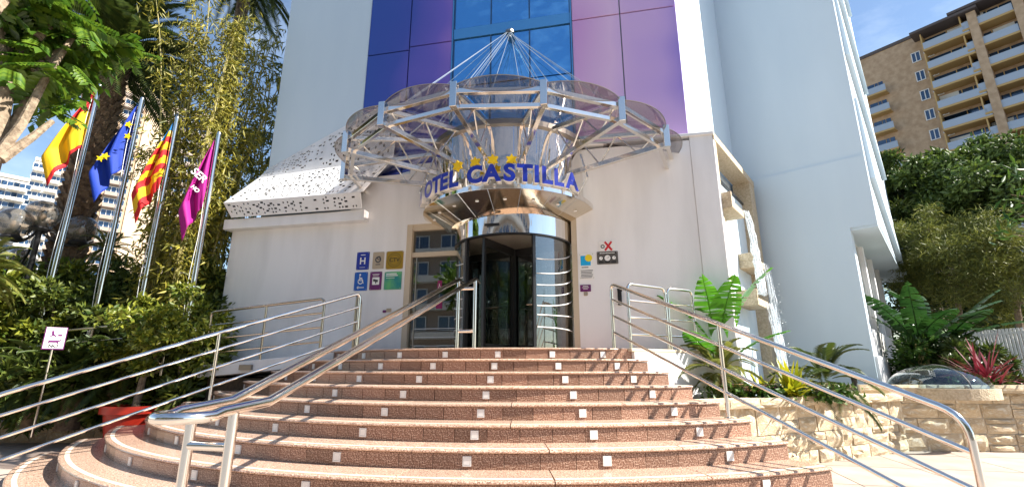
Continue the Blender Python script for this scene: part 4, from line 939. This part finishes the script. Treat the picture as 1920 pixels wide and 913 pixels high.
for v in range(4):
    P, D, S = [], [], []; n = 7+v
    for i in range(n):
        x = .10+.75*i/n
        for sd_ in (-1, 1): P.append((x, 0, -.10*x*x)); D.append((.35, sd_, -.25)); S.append((0, 0, 1))
    P.append((.85, 0, -.08)); D.append((1, 0, -.2)); S.append((0, 0, 1))
    me = leafmesh('leaf', P, D, .30, .17, 'leaf_big', fold=.14, side=np.array(S, float)); lm_.append(me)
for bi, b in enumerate(BR):
    dd = 9.2+.5*(bi % 4); pts = [at(x, y, dd+.15*i) for i, (x, y) in enumerate(b)]; MB().tube(pts, [.07*(1-.75*i/len(pts)) for i in range(len(pts))], 7).build('limb', 'bark', t, smooth='auto')
    for k in range(27 if bi != 4 else 0):
        u = .3+.7*rnd.random(); s_ = u*(len(pts)-1); i = min(int(s_), len(pts)-2); q = pts[i].lerp(pts[i+1], s_-i)+Vector((rnd.gauss(0, .16), rnd.gauss(0, .25), rnd.gauss(0, .12)+.05))
        o = inst('leaf', lm_[k % 4], t, q, (rnd.gauss(0, .35), rnd.uniform(.0, .75), rnd.random()*6.28), (rnd.uniform(.5, .72),)*3)
# ================================================================== RIGHT PLANTER AND GARDEN
def blade_leaf(Ln, Wd, tear=6, seed=0, fold=.10):
    """banana-type leaf along +x, arching, with torn edges"""
    r = random.Random(seed); m = MB(); n = 22
    for sd_ in (-1, 1):
        for i in range(n):
            u0, u1 = i/n, (i+1)/n
            if r.random() < tear/40: u1 = u0+(u1-u0)*.45
            pt = lambda u, v: (Ln*u, sd_*Wd*.5*v*math.sin(math.pi*min(1, .10+u*.9))**.6, -.34*Ln*u*u+fold*Wd*v*1.2-(.06*Ln*v*v if v > .5 else 0))
            b = len(m.v); k = r.uniform(-.02, .02)
            m.v += [pt(u0, 0), pt(u1, 0), pt(u1+k, .55), pt(u0+k, .55), pt(u1+k*1.6, 1), pt(u0+k*1.6, 1)]; m.f += [(b, b+1, b+2, b+3), (b+3, b+2, b+4, b+5)] if sd_ > 0 else [(b+3, b+2, b+1, b), (b+5, b+4, b+2, b+3)]
    rb = [(Ln*i/8, 0, -.34*Ln*(i/8)**2-.006) for i in range(9)]; m.m = [0]*len(m.f); m.tube(rb, [.016*(1-.8*i/8) for i in range(9)], 6); return m
def banana(label, base, lv, m_, nm='banana_plant'):
    t = thing(nm, label, 'banana plant', base); b = Vector(base)
    MB().tube([b, b+Vector((0, 0, .5))], [.09, .06], 10).build('stem', 'culm', t)
    for k, (h, az, tilt, ln, wd) in enumerate(lv):
        q = b+Vector((.12*math.cos(az), .12*math.sin(az), h)); MB().tube([b+Vector((0, 0, .2)), b.lerp(q, .6), q], [.03, .025, .016], 6).build('stalk', 'culm', t)
        me = blade_leaf(ln, wd, seed=k+int(b.x*10)).mesh('leaf'); me.materials.append(MATS[m_]); me.polygons.foreach_set('use_smooth', [True]*len(me.polygons)); inst('leaf', me, t, q, (rnd.uniform(-.3, .3), -tilt, az))
    return t
bp = at(1352, 690, 8.9)
banana('bright green banana plant with torn upright leaves beside the water wall', (bp.x, bp.y, .82), [(.95, 2.4, 1.45, 1.35, .50), (1.0, .2, 1.25, 1.4, .42), (.7, 3.3, 1.2, 1.25, .52), (.9, -1.3, 1.35, 1.15, .55), (.5, 4.0, .9, 1.0, .5), (.6, -.2, .8, 1.0, .36), (.4, 2.0, 1.2, .9, .45), (.8, -2.1, 1.5, 1.2, .5)], 'leaf_banana')
for (px, py, d, lb_, sc_, fm_) in ((1348, 690, 8.4, 'small feathery palm at the foot of the banana plant', .30, FML), (1545, 705, 9.3, 'young feathery palm between the yellow plant and the wing wall', .34, FM)):
    c = at(px, py, d); palm(lb_, (c.x, c.y, .82), max(.06, c.z-.9), .05, 20, sc_, fm_, group='small palms in the planter', scales=False, nm='young_palm')
def rosette(name, label, cat, px, py, d, n, ln, wd, lm, spread=.7, z0=.82, group=None):
    c = at(px, py, d); t = thing(name, label, cat, (c.x, c.y, z0), group); P, D = [], []
    V, F = [], []
    for i in range(n):
        a = 2.4*i; el = rnd.uniform(.25, 1.25)*spread; L_ = ln*rnd.uniform(.7, 1.1); e = Vector((math.cos(a)*math.sin(el), math.sin(a)*math.sin(el), math.cos(el))); s_ = Vector((-math.sin(a), math.cos(a), 0))
        q0 = Vector((c.x+rnd.gauss(0, .05), c.y+rnd.gauss(0, .05), z0+.02+.25*rnd.random()*ln)); k = len(V)
        for u in (0, .35, .7, 1.):
            w_ = wd*(.5, 1, .75, .03)[int(u*3+.1)]; p_ = q0+e*L_*u-Vector((0, 0, .35*L_*u*u*math.sin(el))); V += [p_-s_*w_/2, p_+s_*w_/2]
        F += [(k+2*j, k+2*j+1, k+2*j+3, k+2*j+2) for j in range(3)]
    mkobj('foliage', fastmesh('foliage', [tuple(v) for v in V], F, lm), None, t); MB().tube([(c.x, c.y, z0-.02), (c.x, c.y, z0+.25*ln)], .03, 6).build('stem', 'bark', t); return t
rosette('yellow_plant', 'yellow-green strap-leaved plant on the stone planter', 'plant', 1485, 728, 8.4, 70, .62, .06, 'leaf_yellow', .95)
rosette('yellow_plant', 'smaller yellow strap-leaved plant left of the water stream', 'plant', 1430, 722, 8.5, 26, .5, .05, 'leaf_yellow', .9)
rosette('red_cordyline', 'spiky dark red plant behind the right stone wall', 'plant', 1853, 722, 12, 60, .85, .045, 'leaf_red', 1.0, z0=.95)
def flowers(label, px0, px1, d0, d1, n, lm='petal', zz=.84):
    a, b = at(px0, 730, d0), at(px1, 730, d1); t = thing('flower_clump', label, 'flowers', ((a.x+b.x)/2, (a.y+b.y)/2, zz), 'flowers along the planter')
    P = np.array([[a.x+(b.x-a.x)*u+rnd.gauss(0, .12), a.y+(b.y-a.y)*u+rnd.gauss(0, .12), zz+.22*rnd.random()] for u in rng.random(n)]); D = rdir(n); D[:, 2] = abs(D[:, 2])
    mkobj('foliage', leafmesh('foliage', P, D, .09, .05, 'leaf_bed'), None, t); k = n//5
    Q = P[:k]+[0, 0, .06]; Q[:, 2] = zz+.16+.1*rng.random(k); Q = np.repeat(Q, 5, 0); D = np.tile(np.array([[math.cos(q), math.sin(q), .15] for q in np.arange(5)*1.2566]), (k, 1))
    me = leafmesh('blossom', Q, D, .045, .04, lm, fold=0, side=np.tile([[0., 0, 1]], (5*k, 1))); o = mkobj('blossom', me, None, t); o['kind'] = 'stuff'
flowers('bedding flowers at the left end of the stone planter', 1340, 1400, 8.0, 8.1, 420)
flowers('purple and white flowers left of the yellow plant', 1405, 1460, 8.1, 8.3, 420)
flowers('white and purple flowers right of the yellow plant', 1525, 1580, 8.5, 8.7, 360)
flowers('red flowers near the glass dome', 1815, 1850, 11.8, 11.9, 260, 'petal_red', .95)
p = at(1602, 712, 9.6); t = thing('garden_spotlight', 'small black spike light in front of the wing wall', 'light', (p.x, p.y, .8)); MB().tube([(p.x, p.y, .8), (p.x, p.y, 1.12)], .03, 8).build('post', 'black_iron', t); MB().tube([(p.x, p.y, 1.1), (p.x-.02, p.y-.02, 1.2)], .04, 10).build('head', 'black_iron', t)
# glass dome
c = at(1757, 715, 11.4); t = thing('glass_dome', 'low clear glass dome skylight behind the right stone wall', 'dome', (c.x, c.y, .9))
MB().lathe([(.72*math.cos(q), .40*math.sin(q)) for q in [i*math.pi/2/10 for i in range(11)]], (c.x, c.y, .98), 36).build('dome_shell', 'dome_glass', t, smooth=True)
MB().lathe([(.70, -.15), (.78, -.15), (.78, .02), (.70, .02), (.70, -.15)], (c.x, c.y, .98), 36).build('curb', 'stone_trim', t)
MB().tube([(c.x+.72*math.cos(q)*.1, c.y-.72*math.cos(q), .98+.4*math.sin(q)) for q in [i*math.pi/10 for i in range(11)]], .012, 6).build('rib', 'dark_steel', t)
# white bar fence
fa, fb = at(1748, 650, 17), at(2060, 650, 15.0); t = thing('bar_fence', 'white vertical bar fence behind the right garden', 'fence', ((fa.x+fb.x)/2, (fa.y+fb.y)/2, .8))
nb = 44; dd = (fb-fa); dd.z = 0
bar = MB().box(-.022, .022, -.012, .012, 0, 1.35).mesh('bar'); bar.materials.append(MATS['white_frame']); fang = math.atan2(dd.y, dd.x)
for i in range(nb+1): q = fa+dd*(i/nb); inst('bar', bar, t, (q.x, q.y, .85), (0, 0, fang))
for z in (.95, 2.1): MB().beam((fa.x, fa.y+.03, z), (fb.x, fb.y+.03, z), .03, .05).build('rail', 'white_frame', t)
q = fa+dd*.06; p_ = inst('notice', MB().box(-.2, .2, -.01, .01, -.15, .15).mesh('notice'), t, (q.x-.02, q.y-.06, 1.75), (0, 0, fang)); p_.data.materials.append(MATS['white_plastic'])
nl = MB()
for i in range(3): nl.box(-.14+.03*(i == 2), .14-.02*i, -.002, .002, .06-.08*i, .10-.08*i)
nl = nl.mesh('notice_print'); nl.materials.append(MATS['ink']); inst('notice_print', nl, p_, (q.x-.02, q.y-.075, 1.74), (0, 0, fang))
# trees on the right
GT = 'trees right of the hotel'
def mk(label, px, py, d, rad, n, per, lf, lm, px_t, name='evergreen_tree', low=-.6, rr=.28, droop=.2, tr=.16, nt_=1, shell=.3):
    c = at(px, py, d); b = at(px_t, 640, d); cs = subclumps(c, rad, n, min(rad)*rr, low=low)
    return tree(name, label, 'tree', (b.x, b.y, 0), [((b.x, b.y, 0), tr*1.3), ((b.x*.6+c.x*.4, b.y*.6+c.y*.4, c.z*.45), tr), ((b.x*.3+c.x*.7, b.y*.3+c.y*.7, c.z-rad[2]*.55), tr*.8)], cs, per, lf, lm, GT, limbs=9, droop=droop, shell=shell)
mk('broad dark evergreen tree beside the white wing', 1725, 375, 23, (2.9, 2.6, 1.5), 90, 420, (.17, .5), 'leaf_dark', 1760)
mk('wide dark evergreen tree reaching the right edge', 1860, 365, 22, (3.0, 2.6, 1.6), 90, 420, (.17, .5), 'leaf_dark', 1830)
mk('dark evergreen tree at the far right edge', 1985, 350, 21, (2.6, 2.4, 1.8), 70, 380, (.17, .5), 'leaf_dark', 1980)
mk('feathery olive-green tamarisk beneath the dark trees', 1790, 480, 18, (2.1, 1.8, 1.5), 64, 420, (.15, .10), 'leaf_tamarisk', 1790, 'tamarisk_tree', -.9, .34, .1, .08, shell=.1)
mk('feathery tamarisk at the right edge of the garden', 1900, 505, 17, (1.5, 1.5, 1.4), 56, 400, (.15, .10), 'leaf_tamarisk', 1900, 'tamarisk_tree', -.9, .34, .1, .08, shell=.1)
mk('slim dark conifer close to the white wing wall', 1700, 470, 21, (1.0, 1.0, 1.9), 50, 240, (.22, .2), 'leaf_hedge', 1705, 'conifer_tree', -1, .4, .1, .08)
for (px, py, d, lv) in ((1735, 650, 13.5, 8), (1790, 640, 14, 7)):
    c = at(px, 690, d); banana('dark shaded banana plant near the side windows' if px < 1760 else 'dark banana plant in front of the bar fence', (c.x, c.y, .82), [(.9+.3*rnd.random(), 2.4*i, rnd.uniform(.5, 1.3), rnd.uniform(1.1, 1.5), .42) for i in range(lv)], 'leaf_banana_shaded')
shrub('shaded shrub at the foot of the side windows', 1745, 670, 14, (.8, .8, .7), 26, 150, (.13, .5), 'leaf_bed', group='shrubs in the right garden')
shrub('dark shrub in front of the bar fence', 1810, 685, 13.5, (.9, .7, .45), 26, 150, (.16, .25), 'leaf_palm', group='shrubs in the right garden')
shrub('shaded bushes behind the bar fence', 1850, 610, 21, (3.5, 1.5, 1.6), 50, 170, (.18, .5), 'leaf_dark', group='shrubs in the right garden')
sb = at(1925, 380, 7.5)
t = thing('oleander_branch', 'slender leafy branch poking in at the right edge', 'branch', (sb.x+.6, sb.y-.4, 0))
MB().tube([(sb.x+.9, sb.y-.5, 0), (sb.x+.7, sb.y-.4, 2.2), (sb.x+.25, sb.y-.1, sb.z)], [.03, .025, .012], 6).build('stem', 'bark', t)
P = []; D = []
for px, py in ((1905, 318), (1915, 335), (1895, 365), (1908, 420), (1912, 405), (1900, 440), (1915, 380)):
    q = at(px, py, 7.5); MB().tube([(sb.x+.4, sb.y-.2, q.z-.25), q], [.01, .005], 5).build('twig', 'bark', t)
    for k in range(9): P.append(q+Vector((rnd.gauss(0, .06), rnd.gauss(0, .06), rnd.gauss(0, .05)))); D.append((rnd.gauss(-.4, .6), rnd.gauss(0, .6), rnd.gauss(.1, .5)))
mkobj('foliage', leafmesh('foliage', P, D, .15, .035, 'leaf_bed'), None, t)
# ================================================================== FAR BUILDINGS
def win(par, me, p, ang): return inst('window', me, par, p, (0, 0, ang))
def window_mesh(w_, h, m='far_glass', mull=1, fr='white_frame'):
    m_ = MB().box(-w_/2, w_/2, -.06, .05, -h/2, h/2, 0)
    for x in [-w_/2, w_/2]+[w_*(i/(mull+1)-.5) for i in range(1, mull+1)]: m_.box(x-.05, x+.05, -.12, .0, -h/2, h/2, 1)
    for z in (-h/2, h/2): m_.box(-w_/2-.05, w_/2+.05, -.13, .0, z-.05, z+.05, 1)
    me = m_.mesh('window'); me.materials.append(MATS[m]); me.materials.append(MATS[fr]); return me
# brick block at right
dv = Vector((.75, -.66, 0)).normalized(); nn = Vector((dv.y, -dv.x, 0)); c0 = at(1603, 118, 85); zt_ = c0.z
P0 = Vector((c0.x, c0.y, 0)); ang = math.atan2(dv.y, dv.x)
ap = thing('brick_apartments', 'brick apartment block with glass balconies above the right trees', 'building', P0)
def U(px, py): q = onplane(px, py, P0, nn); return (q-P0).dot(dv), q.z
fh = 3.05; nfl = int(zt_/fh)
MB().wall(P0, P0+dv*75, 14, 0, zt_).build('wall', 'brick', ap); MB().wall(P0+nn*.15-dv*.2, P0+dv*75+nn*.15, 14, zt_+.01, zt_+.5).build('roof', 'slab_dark', ap)
wmR = window_mesh(.95, 1.45, mull=1)
bdm = MB().box(-1.0, 1.0, -.12, -.09, 0, 1.5).mesh('roller_blind'); bdm.materials.append(MATS['blind'])
awm = MB().hexa([(-1.6, -1.2, -.5), (1.6, -1.2, -.5), (1.6, 0, 0), (-1.6, 0, 0), (-1.6, -1.2, -.45), (1.6, -1.2, -.45), (1.6, 0, .05), (-1.6, 0, .05)]).mesh('awning'); awm.materials.append(MATS['plaque_tan']); u1, zr1 = U(1718, 108); u2, _ = U(1742, 101)
blm = MB().box(-2.9, 2.9, -.02, .05, .12, 1.15, 0).box(-2.95, 2.95, -.08, 1.9, -.16, .0, 1).box(-2.95, 2.95, -.07, .06, .0, .12, 1).mesh('balcony'); blm.materials.append(MATS['balcony_grey']); blm.materials.append(MATS['ochre'])
dkm = MB().box(-2.6, 2.6, -.03, .05, -.1, 2.35, 0).box(-.05, .05, -.08, .06, -.1, 2.35, 1).box(1.1, 1.2, -.08, .06, -.1, 2.35, 1).mesh('balcony_door'); dkm.materials.append(MATS['far_glass']); dkm.materials.append(MATS['ochre'])
ub = [U(1790, 120)[0], U(1872, 100)[0], U(1872, 100)[0]*1.55]; zb1 = U(1790, 85)[1]
for f in range(nfl-1):
    zz = zr1-fh*f
    if zz < 2: break
    for u in (u1, u2): q = P0+dv*u+nn*.02; win(ap, wmR, (q.x, q.y, zz), ang)
    for j, u in enumerate(ub):
        zb = zb1+.5*j-fh*f; q = P0+dv*u+nn*1.9
        o = inst('balcony', blm, ap, (q.x, q.y, zb), (0, 0, ang), (.82, 1, 1)); q = P0+dv*u+nn*.03; inst('balcony_door', dkm, ap, (q.x, q.y, zb+.1), (0, 0, ang))
        q = P0+dv*(u+rnd.choice((-1.3, 1.1)))+nn*.05; r_ = rnd.random()
        if r_ < .5: inst('roller_blind', bdm, ap, (q.x, q.y, zb+1.0-.4*rnd.random()), (0, 0, ang))
        elif r_ < .68: inst('awning', awm, ap, (q.x, q.y, zb+2.5), (0, 0, ang))
        q = P0+dv*(u-2.5); MB().wall(q, q+dv*.15, -1.9, zb-.1, zb+2.6).build('balcony_side', 'ochre', ap)
        q = P0+dv*(u+2.45); MB().wall(q, q+dv*.9, -2.1, zb-.4, zb+2.65).build('balcony_pier', 'brick', ap)
    zb = U(1625, 190)[1]-fh*f; q = P0+dv*1.5+nn*1.3; inst('balcony', blm, ap, (q.x, q.y, zb), (0, 0, ang), (.62, .7, .95))
    q = P0+dv*1.8+nn*.03; inst('balcony_door', dkm, ap, (q.x, q.y, zb+.1), (0, 0, ang), (.4, 1, .9))
for j, u in enumerate(ub): q = P0+dv*(u-3.4); MB().wall(q, q+dv*7, -2.6, zb1+.5*j+2.75, zb1+.5*j+3.1).build('roof_canopy', 'slab_dark', ap)
# brick tower and white blocks at left
def far_block(name, label, px0, px1, py_top, d, m, cols, fl, wm_, band=None, depth=16, turn=0., bandm='white_block', rows=99, skip=None):
    a, b = at(px0, py_top, d), at(px1, py_top, d*(1+turn)); zt = a.z; a.z = b.z = 0; d_ = (b-a); Ln = d_.length; d_.normalize(); n_ = Vector((d_.y, -d_.x, 0)); an = math.atan2(d_.y, d_.x)
    t = thing(name, label, 'building', (a+b)/2); MB().wall(a, b, depth, 0, zt).build('wall', m, t); MB().wall(a+n_*.4, b+n_*.4, depth, zt+.01, zt+.9).build('roof', bandm, t)
    nf = int((zt-1)/fl)
    for f in range(min(nf, rows)):
        z = zt-1.7-fl*f
        for u in cols: q = a+d_*(u*Ln)+n_*.05; win(t, wm_, (q.x, q.y, z), an)
        if band:
            for u0, u1, dep in band: MB().wall(a+d_*(u0*Ln)+n_*.002, a+d_*(u1*Ln)+n_*.002, -dep, z-1.75, z-.85).build('balcony', bandm, t)
    return t, a, d_, n_, Ln, zt
wmT = window_mesh(4.0, 1.55, mull=3); t, a, d_, n_, Ln, zt = far_block('apartment_tower', 'tall brown apartment tower rising behind the palm and flags', 158, 420, 158, 150, 'brick_tower', (.07, .21, .36, .72, .86), 3.0, wmT, band=[(.0, .13, 1.3), (.15, .27, 1.0), (.29, .43, 1.3), (.66, .78, 1.2), (.80, .95, 1.2)], bandm='brick_tower')
MB().wall(a+d_*(.45*Ln)+n_*.3, a+d_*(.63*Ln)+n_*.3, .28, 0, zt+1.5).build('plain_panel', 'beige_tower', t); MB().wall(a+d_*(.2*Ln), a+d_*(.5*Ln), 10, zt+.92, zt+5).build('roof_house', 'beige_tower', t)
for u in (.14, .28, .44): MB().wall(a+d_*(u*Ln-.3)+n_*.2, a+d_*(u*Ln+.1)+n_*.2, .19, 0, zt).build('pilaster', 'brick', t)
wmW = window_mesh(3.6, 1.5, mull=2)
far_block('white_apartments', 'white apartment block with curved balconies at the left edge', -60, 62, 318, 190, 'white_block', (.1, .3, .5, .7, .9), 3.0, wmW, band=[(.02, .36, 1.6), (.40, .64, 1.2), (.68, .99, 1.6)])
far_block('white_apartments', 'narrow white apartment block between the lamp and the brick tower', 66, 126, 300, 200, 'white_block', (.25, .72), 3.0, wmW, band=[(.05, .45, 1.5), (.55, .95, 1.5)])
# street side behind the viewer, met only in the steel drum and the glass
t, *_ = far_block('street_building', 'brown building with white balconies across the street, mirrored in the entrance glass', 900, 1010, 300, 1, 'white_block', (), 3., wmW)
bpy.data.objects.remove(t.children[0]); [bpy.data.objects.remove(c) for c in list(t.children)]
t.location = (4, -42, 0); WM[t.name] = Matrix.Translation((4, -42, 0))
MB().box(-50, 40, -60, -42, 0, 21).build('wall', 'brick_tower', t); MB().box(-51, 41, -61, -41.5, 21.01, 21.6).build('roof', 'white_block', t)
for f in range(6):
    for i in range(17): inst('window', wmW, t, (-46+i*5.1, -41.95, 3+3.1*f), (0, 0, math.pi))
    MB().box(-50, 40, -41.99, -40.8, 1.3+3.1*f, 2.0+3.1*f).build('balcony', 'white_block', t)
for i, (x, y, h) in enumerate(((-9, -27, 7), (-3, -30, 8), (4.5, -26, 6.5), (12, -29, 8), (-16, -24, 8))):
    cs = subclumps((x, y, h), (2.6, 2.6, 2.2), 30, .9); tree('street_tree', ('first', 'second', 'third', 'fourth', 'fifth')[i]+' street tree from the left mirrored in the steel drum', 'tree', (x, y, 0), [((x, y, 0), .22), ((x, y, h-2), .16)], cs, 90, (.5, .5), 'leaf_ficus' if i % 2 else 'leaf_big', 'trees across the street', limbs=4)
